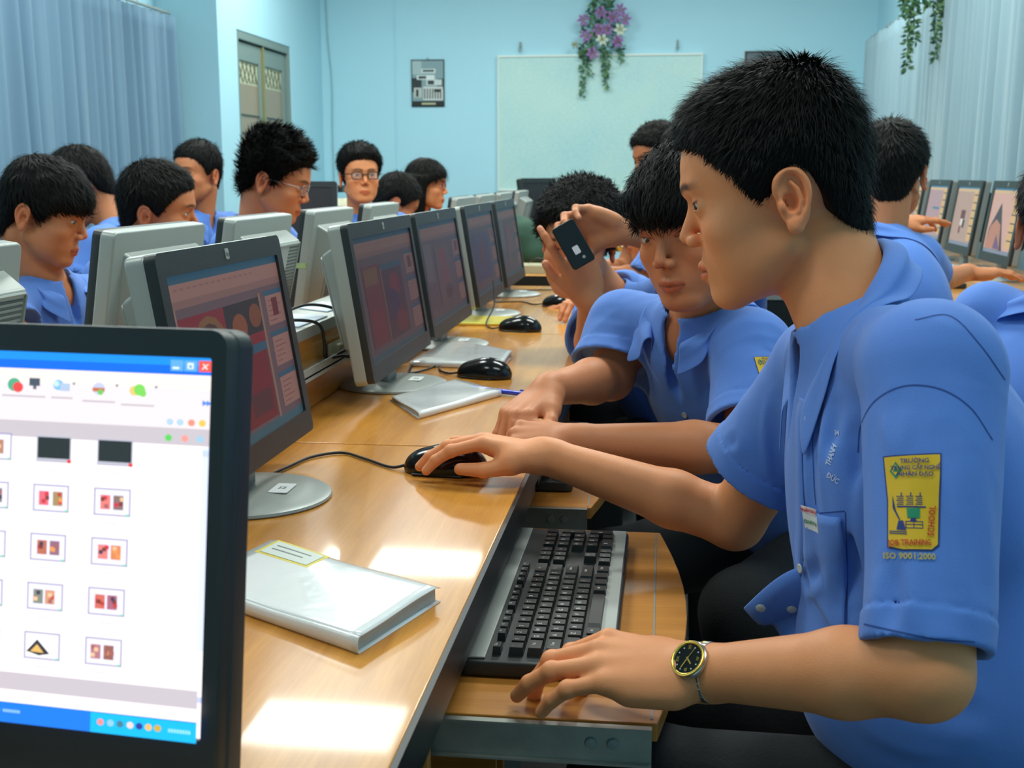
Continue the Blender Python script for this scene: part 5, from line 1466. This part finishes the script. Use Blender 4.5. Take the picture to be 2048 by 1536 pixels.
P3 = person('curly-haired boy hiding his face behind the small black phone he holds up in both hands',
    H=at(1158, 492, 2.68), az=262, pitch=16, roll=8, skin='mid', hair=dict(line='short', top=.028, side=.020, back=.02, front=.026, bump=.004, n=7000, L=.022, wid=.001, lift=.5, seed=21, flow='curly'), h=.0026, hs=.005, hh=.0035,
    body_az=250, neck_off=V(.075, .08, -.135), shoulders=(at(1195, 640, 2.85), at(1345, 600, 2.70)), pelvis=V(.12, 2.95, .52),
    arms={'L': dict(elbow=at(1450, 500, 2.50), wrist=at(1240, 462, 2.36), dir=at(1150, 440, 2.34) - at(1240, 462, 2.36), dor=V(.1, .9, .35), curls=[(48, 50, 30), (44, 46, 30), (42, 44, 30), (40, 44, 30)], spread=(12, 4, -4, -12), sleeve=.5, thumb=[(.036, .036, -.012), (.058, .050, -.018), (.070, .068, -.020)], hs=.98),
          'R': dict(elbow=at(1188, 720, 2.42), wrist=at(1180, 600, 2.33), dir=at(1142, 500, 2.31) - at(1180, 600, 2.33), dor=V(.15, -1, .1), curls=[(8, 14, 8), (62, 80, 40), (70, 85, 40), (78, 85, 40)], spread=(10, -8, -14, -20), sleeve=.5, hs=.98)},
    coll=dict(open_deg=36))
ph = empty('mobile_phone', at(1147, 489, 2.262), 'small black phone held up in front of a curly-haired boy\'s face', 'phone')
ph.rotation_euler = (math.radians(-8), math.radians(-30), math.radians(6))
pm_ = M['glossblack']
MB().prism(rrect(-.0235, -.044, .0235, .044, .006), -.007, .007, M=Matrix.Rotation(math.radians(90), 4, 'X')).build('phone_body', pm_, ph, bevel=.002)
MB().prism(rrect(-.006, -.008, .006, .008, .002), 0, .0008, M=Matrix.Translation((0.0, -.0072, -.012)) @ Matrix.Rotation(math.radians(90), 4, 'X')).build('phone_sticker', M['paper'], ph)
MB().lathe([(.0001, 0), (.003, 0), (.003, .001), (.0001, .001)], 16, M=Matrix.Translation((.006, -.0072, -.030)) @ Matrix.Rotation(math.radians(90), 4, 'X')).build('camera_lens', M['silver'], ph)
# ---------------------------------------------------------------- what the two near boys wear
def cam_hit(bv, u, v):
    d = nrm(at(u, v, 1.0) - V(0, 0, CZ)); h = bv.ray_cast(Vector((0, 0, CZ)), Vector(d), 5)
    return (np.array(h[0]), np.array(h[1])) if h[0] is not None else (None, None)
def ribbon(bv, px, width, off=.0008, side=None):
    """strip of cloth lying on the shirt along a seam"""
    pts = [cam_hit(bv, u, v) for u, v in spline([V(u, v) for u, v in px], 10)]
    pts = [p for p in pts if p[0] is not None]
    L, Rr = [], []
    for i, (p, n) in enumerate(pts):
        t = nrm(pts[min(i + 1, len(pts) - 1)][0] - pts[max(i - 1, 0)][0]); s = nrm(np.cross(t, n))
        L.append(p + n * off + s * width / 2); Rr.append(p + n * off - s * width / 2)
    return MB().grid([[a, (a + b) / 2, b] for a, b in zip(L, Rr)])
seam = mat('shirt_seam_thread', lin(46, 78, 150), .9)
def put_mb(o, name, mb, m, col=False, parent=None):
    me = np_mesh(name, mb.v, mb.f, cols=np.array(mb.c) if col else None, midx=mb.m)
    return o['put'](name, me, m, parent if parent is not None else o['root'])
bv = P1['bvh']
for nm, px in (('shoulder_seam', [(1716, 905), (1722, 850), (1752, 800), (1810, 772), (1880, 778), (1940, 815), (1985, 880)]),
               ('hem_seam', [(1728, 1248), (1790, 1262), (1870, 1278), (1950, 1284)]),
               ('pocket_seam', [(1640, 1026), (1668, 1024), (1690, 1022)]), ('pocket_seam', [(1691, 1024), (1693, 1100), (1694, 1180), (1694, 1250)]), ('placket_seam', [(1634, 805), (1626, 860), (1628, 960), (1632, 1010)]),
               ('yoke_seam', [(1830, 640), (1900, 632), (1960, 690), (2010, 760)])):
    put_mb(P1, nm, ribbon(bv, px, .0012, .0004), seam)
pk = ribbon(bv, [(1612, 800), (1600, 850), (1600, 950), (1604, 1050), (1600, 1140)], .024, .0014)
put_mb(P1, 'button_placket', pk, M['shirt2']).modifiers.new('t', 'SOLIDIFY').thickness = .001
for u, v in ((1622, 838), (1606, 1136)):
    p, n = cam_hit(bv, u, v)
    if p is None: continue
    rot = Vector(n).to_track_quat('Z', 'Y').to_matrix().to_4x4()
    put_mb(P1, 'button', MB().lathe([(.0001, .0028), (.0045, .0028), (.0050, .0036), (.0044, .0044), (.003, .004), (.0001, .004)], 16, M=Matrix.Translation(Vector(p)) @ rot), M['button'])
# chest pocket with its name badge
fr_ = dict(an=-F_, ax=R_, ay=U_)
def px_art(o, bv, u0, v0, build, off=.0008, dist=None):
    p, n = cam_hit(bv, u0, v0); k = (p - V(0, 0, CZ)) @ F_ / FOC
    return p, k
AX = [R_, U_, -F_]
def aim(n, w_=.5):
    an = nrm(n * w_ - F_ * (1 - w_)); ax = nrm(np.cross(U_, an)); AX[:] = [ax, np.cross(an, ax), an]
def px_poly(pts, c, mb, p, k, u0, v0, bv, off, m=0):
    """polygon in photograph units, cut into cells so that it follows the cloth"""
    cx = sum(q[0] for q in pts) / len(pts); cy = sum(q[1] for q in pts) / len(pts)
    v2 = []; f2 = []
    n = 6; N_ = len(pts)
    ring = []
    for i in range(N_):
        a, b = pts[i], pts[(i + 1) % N_]; m_ = max(1, int(math.hypot(b[0] - a[0], b[1] - a[1]) / 8))
        ring += [(a[0] + (b[0] - a[0]) * j / m_, a[1] + (b[1] - a[1]) * j / m_) for j in range(m_)]
    K = len(ring)
    for r in range(1, n + 1): v2 += [(cx + (q[0] - cx) * r / n, cy + (q[1] - cy) * r / n) for q in ring]
    v2.append((cx, cy)); c0 = len(v2) - 1
    for i in range(K):
        j = (i + 1) % K
        f2.append((c0, i, j))
        for r in range(n - 1): f2.append((r * K + i, (r + 1) * K + i, (r + 1) * K + j, r * K + j))
    decal([((x - u0) * k, (v0 - y) * k) for x, y in v2], f2, p, AX[0], AX[1], AX[2], bv, off, m, mb, c)
def px_text(s, u, v, size, c, mb, p, k, u0, v0, bv, off, rot=0, sx=1.0):
    tv, tf = text_geo(s, size, .022)
    ca, sa = math.cos(math.radians(rot)), math.sin(math.radians(rot))
    v2 = [((u - u0 + (x * sx * ca - y * sa)) * k, (v0 - v + (x * sx * sa + y * ca)) * k) for x, y, _ in tv]
    decal(v2, tf, p, AX[0], AX[1], AX[2], bv, off, 0, mb, c)
YEL, NAVY, GRN, REDC = lin(232, 186, 28), lin(28, 52, 120), lin(20, 140, 100), lin(196, 40, 30)
def school_patch(bv, o, u0, v0, S, name='sleeve_patch'):
    """u0, v0: middle of the patch in the photograph; S its scale against the front boy's"""
    p, n = cam_hit(bv, u0, v0); k = (p - V(0, 0, CZ)) @ F_ / FOC; aim(n)
    q = lambda x, y: (u0 + (x - 1826) * S, v0 + (y - 1003) * S)
    a = (p, k, u0, v0, bv)
    mb = MB()
    px_poly([q(1773, 908), q(1882, 905), q(1873, 1090), q(1860, 1101), q(1806, 1102), q(1777, 1096), q(1779, 1000)], NAVY, mb, *a, .0006)
    px_poly([q(1776, 911), q(1879, 908), q(1870, 1088), q(1858, 1098), q(1806, 1099), q(1780, 1093), q(1782, 1000)], YEL, mb, *a, .0010)
    px_poly([q(1797, 921), q(1808, 938), q(1797, 957), q(1786, 940)], GRN, mb, *a, .0014)
    px_poly([q(1797, 927), q(1804, 938), q(1797, 950), q(1790, 940)], YEL, mb, *a, .0018)
    px_poly([q(1797, 931), q(1802, 942), q(1793, 942)], GRN, mb, *a, .0021)
    T_ = lambda s, x, y, sz, c, r=0, sx=1.0: px_text(s, *q(x, y), sz * S, c, mb, *a, .0024, r, sx)
    T_('TRƯỜNG', 1832, 921, 12.5, NAVY); T_('TRUNG CẤP NGHỀ', 1834, 935, 12, NAVY, 0, .86); T_('NHÂN ĐẠO', 1834, 948, 12, NAVY)
    for i in range(3):
        for j in range(5): px_poly([q(1797 + i * 17 + (j % 2) * 2, 992 + j * 4), q(1810 + i * 17, 992 + j * 4), q(1810 + i * 17, 993.6 + j * 4), q(1797 + i * 17 + (j % 2) * 2, 993.6 + j * 4)], NAVY, mb, *a, .0014)
        px_poly([q(1805 + i * 17, 985), q(1807 + i * 17, 985), q(1807 + i * 17, 992), q(1805 + i * 17, 992)], NAVY, mb, *a, .0014)
    px_poly([q(1798, 1012), q(1850, 1013), q(1850, 1016), q(1798, 1015)], NAVY, mb, *a, .0014)
    px_poly([q(1815, 1017), q(1839, 1017), q(1838, 1037), q(1816, 1037)], GRN, mb, *a, .0016)
    px_poly([q(1822, 1037), q(1830, 1037), q(1832, 1043), q(1820, 1043)], NAVY, mb, *a, .0014)
    for y in (1043, 1049, 1056): px_poly([q(1812, y), q(1843, y), q(1843, y + 1.4), q(1812, y + 1.4)], NAVY, mb, *a, .0014)
    for x in (1812, 1826, 1842): px_poly([q(x, 1043), q(x + 1.4, 1043), q(x + 1.4, 1057), q(x, 1057)], NAVY, mb, *a, .0014)
    px_poly([q(1790, 990), q(1793, 1015), q(1803, 1040), q(1801, 1041), q(1790, 1016)], NAVY, mb, *a, .0014)
    px_poly([q(1800, 1042), q(1808, 1042), q(1813, 1062), q(1796, 1060)], NAVY, mb, *a, .0015)
    for y in (1062, 1066): px_poly([q(1783, y), q(1814, y + 2), q(1814, y + 4), q(1783, y + 2)], NAVY, mb, *a, .0015)
    T_('JOB TRAINING', 1819, 1086, 16, REDC, 2, .72); T_('SCHOOL', 1860, 1042, 18, REDC, 84, .84)
    o_ = put_mb(o, name, mb, M['vcol'], True)
    mb = MB(); px_text('ISO 9001:2000', *q(1818, 1112), 17 * S, lin(205, 180, 60), mb, *a, .0014, 0, .92)
    put_mb(o, 'printed_lettering', mb, M['vcol'], True)
school_patch(bv, P1, 1826, 1003, 1.0)
school_patch(P2['bvh'], P2, 1536, 748, .42)
# pocket of the front boy
p, n = cam_hit(bv, 1650, 1120); aim(n, .3); k = (p - V(0, 0, CZ)) @ F_ / FOC
a = (p, k, 1650, 1120, bv)
mb = MB(); px_poly([(1606, 1030), (1690, 1022), (1694, 1255), (1672, 1262), (1620, 1200), (1604, 1120)], (1, 1, 1), mb, *a, .0022)
po = put_mb(P1, 'chest_pocket', mb, M['shirt2']); po.modifiers.new('t', 'SOLIDIFY').thickness = .001
mb = MB(); px_poly([(1604, 1018), (1640, 1020), (1644, 1066), (1612, 1063)], lin(222, 226, 226), mb, *a, .0034)
px_poly([(1604, 1018), (1640, 1020), (1640, 1033), (1606, 1031)], lin(225, 205, 210), mb, *a, .0038)
px_text('NHÂN ĐẠO', 1622, 1026, 8.5, REDC, mb, *a, .0042, -3, .8); px_text('ĐHHN', 1626, 1049, 11, lin(30, 130, 80), mb, *a, .0042, -3, .9)
put_mb(P1, 'name_badge', mb, M['vcol'], True)
mb = MB(); px_text('THANH', 1668, 905, 15, lin(200, 212, 235), mb, *a, .0008, 72, .8); px_text('ĐỨC', 1672, 948, 15, lin(200, 212, 235), mb, *a, .0008, -25, .8); px_text('34', 1678, 862, 13, lin(200, 212, 235), mb, *a, .0008, 10, .9)
put_mb(P1, 'white_lettering', mb, M['vcol'], True)
# loose shirt tail over the lap
rows = []
for i in range(15):
    t = i / 14; row = []
    for j in range(11):
        q = j / 10
        a0 = at(1660 + 20 * q, 1130 + 190 * q, 1.17); b0 = at(1487 + 110 * q ** .8, 1212 + 110 * q, 1.19)
        pnt = a0 * (1 - t) + b0 * t + V(0, -.010 * math.sin(math.pi * t) - .008 * math.sin(q * 7 + t * 2), .014 * math.sin(math.pi * t) + .007 * math.sin(q * 9 + t * 3))
        row.append(pnt)
    rows.append(row)
tl = MB().grid(rows); to = put_mb(P1, 'shirt_tail', tl, M['shirt2']); md = to.modifiers.new('t', 'SOLIDIFY'); md.thickness = .002
tb = bvh_of(np.array(tl.v), [tuple(f) for f in tl.f])
for u, v in ((1522, 1214), (1584, 1216)):
    pp, n = cam_hit(tb, u, v)
    if pp is None: continue
    if n @ (V(0, 0, CZ) - pp) < 0: n = -n
    put_mb(P1, 'button', MB().lathe([(.0001, .0012), (.0048, .0012), (.0052, .002), (.0045, .0028), (.0001, .0026)], 16, M=Matrix.Translation(Vector(pp)) @ Vector(n).to_track_quat('Z', 'Y').to_matrix().to_4x4()), M['button'])

# wrist watch on the left wrist of the front boy
aL = P1['A']['L']; ad_ = nrm(aL['wr'] - aL['el'])
cw = aL['wr'] - ad_ * .006
nn = nrm(V(0, 0, CZ) - cw); nn = nrm(nn - ad_ * (nn @ ad_)); nn = nrm(nn * .8 + V(0, 0, .45)); nn = nrm(nn - ad_ * (nn @ ad_)); tt = np.cross(nn, ad_)
WM = Matrix(np.block([[np.stack([tt, ad_, nn], 1), np.zeros((3, 1))], [np.zeros((1, 3)), np.ones((1, 1))]]).tolist())
W0 = empty('wrist_watch', tuple(cw), 'steel and gold wrist watch with black dial on the foreground boy\'s left wrist', 'watch')
def wput(name, mb, m, par=None, **k):
    mb.v = [tuple(WM @ Vector(q)) for q in mb.v]
    return mb.build(name, m, par or W0, **k)
ra, rb = .0258, .0243
case = wput('watch_case', MB().lathe([(.0001, rb - .002), (.0165, rb - .002), (.0178, rb + .001), (.0175, rb + .004), (.0160, rb + .0052), (.0001, rb + .0052)], 40), M['steel'], smooth=40)
wput('bezel_ring', MB().lathe([(.0148, rb + .0050), (.0168, rb + .0050), (.0164, rb + .0066), (.0148, rb + .0070), (.0138, rb + .0060), (.0138, rb + .0050)], 40), M['gold'], smooth=60)
wput('dial', MB().lathe([(.0001, rb + .0051), (.0140, rb + .0051), (.0140, rb + .0054), (.0001, rb + .0054)], 36), M['glossblack'])
mk = MB()
for i in range(12):
    a_ = i * math.pi / 6; x, y = .0112 * math.sin(a_), .0112 * math.cos(a_)
    if i % 3 == 0:
        tv, tf = text_geo(['XII', 'III', 'VI', 'IX'][i // 3], .0042); mk.add([(x * .93 + q[0], y * .93 + q[1], rb + .0056) for q in tv], tf, 0)
    else: mk.lathe([(.0001, rb + .0055), (.0006, rb + .0055), (.0006, rb + .0058), (.0001, rb + .0058)], 8, 1, M=Matrix.Translation((x, y, 0)))
wput('hour_markers', mk, [M['gold'], M['paper']])
for L, a_, w_ in ((.0070, 130, .0006), (.0100, 60, .0005), (.0105, 238, .00025)):
    q = math.radians(a_)
    wput('watch_hand', MB().box(-w_, -.0015, rb + .0059, w_, L, rb + .0062, M=Matrix.Rotation(-q, 4, 'Z')), M['gold'])
wput('crown', MB().lathe([(.0001, 0), (.0016, 0), (.0016, .003), (.0001, .003)], 10, M=Matrix.Translation((.0, .0172, rb + .002)) @ Matrix.Rotation(math.radians(-90), 4, 'X')), M['steel'], smooth=40)
for i in range(26):
    a_ = math.radians(38 + i * (284 / 25)); x, z = ra * math.sin(a_), rb * math.cos(a_)
    wd = .0085 - .0015 * min(1, min(i, 25 - i) / 6)
    Mx = Matrix.Translation((x, 0, z)) @ Matrix.Rotation(a_, 4, 'Y')
    lk = wput('bracelet_link', MB().box(-.0030, -wd, -.0008, .0030, wd, .0012, M=Mx), M['steel'], bevel=.0004)
    if i % 2 == 0: wput('gold_link_centre', MB().box(-.0026, -.0018, .0010, .0026, .0018, .0017, M=Mx), M['gold'], lk)
# stools that carry the near students
stool(.47, 1.20, 'wooden stool under the foreground boy, hidden by his shirt', .395)
# ---------------------------------------------------------------- the other students
spk = (mat('black_spectacle_frame', (.01, .01, .012), .3), .0022)
spm = (mat('metal_spectacle_frame', (.35, .35, .36), .25, .8), .0012)
spr = (mat('red_spectacle_frame', lin(150, 50, 45), .3), .0016)
SH = lambda **k: dict(dict(line='short', top=.020, side=.012, back=.012, front=.018, n=2500, L=.022, wid=.0012, lift=.4, bump=.002), **k)
FAR = dict(h=.0035, hs=.006, hh=.0045, fine=True)
# left side, facing the opposite screens
person('boy at the left edge with a long black fringe, chin bent down in profile', at(74, 436, 2.50), az=10, s=.95, pitch=18, skin='mid',
       hair=SH(line='fringe', top=.018, side=.012, back=.010, front=.016, flow='fringe', L=.03, lift=.15, n=5000, seed=31), body_az=-10, neck_off=V(.0, .03, -.155), lean=.12, gaze=(.1, 1, -.3), h=.0028, hs=.005, hh=.0035,
       arms={'R': dict(elbow=V(-1.33, 2.33, .80), wrist=V(-1.12, 2.36, .80)), 'L': dict(elbow=V(-1.30, 2.63, .80), wrist=V(-1.10, 2.60, .80))}, coll=dict(open_deg=38))
person('boy leaning forward behind the nearest grey monitor, eyes just above its top', at(306, 430, 3.06), az=14, pitch=8, roll=-6, skin='mid',
       hair=SH(top=.018, side=.011, back=.014, front=.018, seed=32, n=5000, L=.022, lift=.3), body_az=5, neck_off=V(-.06, .02, -.13), lean=.20, gaze=(-.1, 1, .05), h=.003, hs=.005, hh=.004,
       shoulders=(at(212, 560, 2.90), at(262, 520, 3.20)), arms={'R': dict(elbow=V(-1.30, 2.88, .80), wrist=V(-1.08, 2.86, .80)), 'L': dict(elbow=V(-1.25, 3.20, .80), wrist=V(-1.08, 3.14, .80))})
person('boy with his back turned and head bowed, farthest left in the back row', at(176, 382, 3.6), az=196, pitch=30, roll=4, skin='mid', hair=SH(seed=33, back=.016, side=.010), body_az=190, neck_off=V(.085, 0, -.12), lean=.15, **FAR)
person('boy turned away from his desk, peering left in front of the pale wall', at(400, 356, 4.6), az=246, pitch=2, skin='mid', hair=SH(seed=34, side=.010, top=.02, front=.016), body_az=-20, neck_off=V(-.01, .02, -.155), lean=.1, gaze=(-.4, 1, 0), **FAR)
person('boy with tall spiky hair and thin metal glasses looking down at his screen', at(540, 368, 3.62), az=6, s=1.07, pitch=20, skin='mid',
       hair=SH(top=.034, side=.012, back=.016, front=.012, flow='spiky', lift=1.0, L=.026, wid=.0016, n=6000, bump=.006, seed=35), body_az=-5, neck_off=V(-.055, .01, -.145), lean=.14, glasses=spm, h=.003, hs=.005, hh=.004, gaze=(0, 1, -.4),
       arms={'R': dict(elbow=V(-1.17, 3.42, .80), wrist=V(-1.00, 3.40, .80)), 'L': dict(elbow=V(-1.15, 3.80, .80), wrist=V(-.98, 3.72, .80))})
person('boy in thick black glasses facing the camera beside the far wall', at(718, 360, 4.9), az=298, pitch=0, skin='light', hair=SH(seed=36, top=.026, side=.014, front=.03, line='short', n=3000), body_az=300, neck_off=V(-.01, .035, -.155), lean=.05, glasses=spk, gaze=(-.25, 1, .05), **FAR)
person('student seen from behind with brownish hair, bowed between two others in glasses', at(784, 410, 5.3), az=28, pitch=30, skin='mid', hair=SH(seed=37, top=.026, side=.018, back=.018), body_az=15, neck_off=V(-.06, -.01, -.13), lean=.15, **FAR)
person('girl with long black hair and red-rimmed glasses in profile near the far wall', at(846, 376, 5.7), az=2, pitch=6, skin='light', hair=SH(line='long', top=.014, side=.010, back=.012, front=.012, flow='long', L=.05, lift=.05, n=3500, seed=38), body_az=-5, neck_off=V(-.03, .01, -.15), lean=.1, glasses=spr, female=True,
       shirt_mat=mat('navy_cloth', lin(34, 44, 80), .85), **FAR)
# behind the near row
person('curly-haired student half hidden between the foreground boy\'s forehead and the whiteboard', at(1322, 325, 4.6), az=215, pitch=12, skin='tan', hair=SH(seed=41, top=.026, side=.018, flow='curly', bump=.005), body_az=215, lean=.08, **FAR)
person('student with greyish cropped hair whose forehead shows beside the foreground boy\'s', at(1394, 338, 3.38), az=225, pitch=14, skin='mid', hair=SH(seed=42, front=.014, top=.014, side=.008), body_az=220, lean=.08, **FAR)
person('student whose dark hair shows behind the fringe-haired boy, hand on a far mouse', at(1316, 452, 3.78), az=185, pitch=15, skin='mid', hair=SH(seed=43, top=.02, side=.012), body_az=190, lean=.10,
       arms={'R': dict(elbow=V(.0, 3.80, .80), wrist=at(1180, 612, 3.60), dir=V(-1, .0, -.05), curls=[(18, 22, 20)] * 4), 'L': dict(elbow=V(.12, 3.58, .80), wrist=V(-.08, 3.55, .80))}, **FAR)
# right row
person('boy seen from behind leaning to the right-hand monitors, one hand pointing at a screen', at(1782, 362, 3.05), az=78, pitch=4, roll=4, skin='mid', hair=SH(seed=51, top=.018, side=.014, back=.016, n=5000), body_az=55, neck_off=V(-.02, -.055, -.150), lean=.14, h=.003, hs=.005, hh=.004,
       shoulders=(at(1835, 520, 3.0), at(1720, 500, 3.30)), pelvis=V(.62, 2.85, .5),
       arms={'R': dict(elbow=at(1850, 570, 3.25), wrist=at(1935, 545, 3.55), dir=V(1, .35, -.02), curls=[(8, 12, 8)] * 4, sleeve=.5), 'L': dict(elbow=at(1700, 520, 3.7), wrist=at(1790, 446, 3.9), dir=V(.9, .35, .1), dor=V(-.3, -.3, .8), curls=[(5, 10, 5), (12, 14, 8), (20, 24, 10), (30, 30, 10)])})
person('boy at the right edge, his broad blue back filling the corner behind the foreground boy', at(2135, 470, 2.15), az=62, pitch=14, skin='mid', hair=SH(seed=52), body_az=75, neck_off=V(-.02, -.05, -.14), lean=.16, h=.0035, hs=.004, hh=.0045,
       shoulders=(at(2190, 690, 2.05), at(1975, 640, 2.15)), shirt_scale=1.06)

def chair(x, y, rz, label, m_, zb=.86):
    t = empty('chair', (x, y, 0), label, 'chair', None, rz)
    MB().prism(rrect(-.2, -.2, .2, .2, .04), .42, .445).build('seat', m_, t, bevel=.005)
    MB().grid([[(-.19 + .38 * i / 10, -.20 - .03 * math.sin(math.pi * i / 10), .58 + (zb - .58) * j / 6) for j in range(7)] for i in range(11)]).build('backrest', m_, t, smooth='all').modifiers.new('t', 'SOLIDIFY').thickness = .022
    for a in (-1, 1):
        MB().tube([(a * .18, -.19, .42), (a * .185, -.215, zb - .05)], .011, 8).build('back_post', M['silverdk'], t, smooth=40)
        for b in (-1, 1): MB().tube([(a * .17, b * .17, .42), (a * .19, b * .2, 0)], .011, 8).build('leg', M['silverdk'], t, smooth=40)
    return t
q = at(655, 396, 5.95); chair(q[0], q[1] + .2, 0, 'cream chair back standing left of the boy in black glasses', M['cream'], q[2])
q = at(588, 418, 5.2); monitor((q[0] + .02, q[1], .76), math.radians(10), 'dark-screened monitor beyond the spiky-haired boy\'s face', [], SCR_D, dark=False, w=.34, h=.30, sticker=False, logo=False, neckh=.06)
q = at(662, 386, 5.95); b_ = MB().box(-.07, -.05, 0, .07, .05, .035).build('black_box', M['black'], bevel=.003); b_.location = (q[0], q[1], q[2] + .004); tag(b_, 'small black box lying on the cream chair back by the far wall', 'box')
tb_ = empty('side_table', (at(620, 420, 5.25)[0] - .15, 5.35, 0), 'low table carrying the dark-screened monitor beyond the spiky-haired boy', 'table')
MB().box(-.35, -.25, .725, .14, .25, .76).build('table_top', M['wood'], tb_, bevel=.002)
for a in (-.31, .10):
    for b in (-.21, .21): MB().box(a - .02, b - .02, 0, a + .02, b + .02, .725).build('leg', M['silverdk'], tb_)
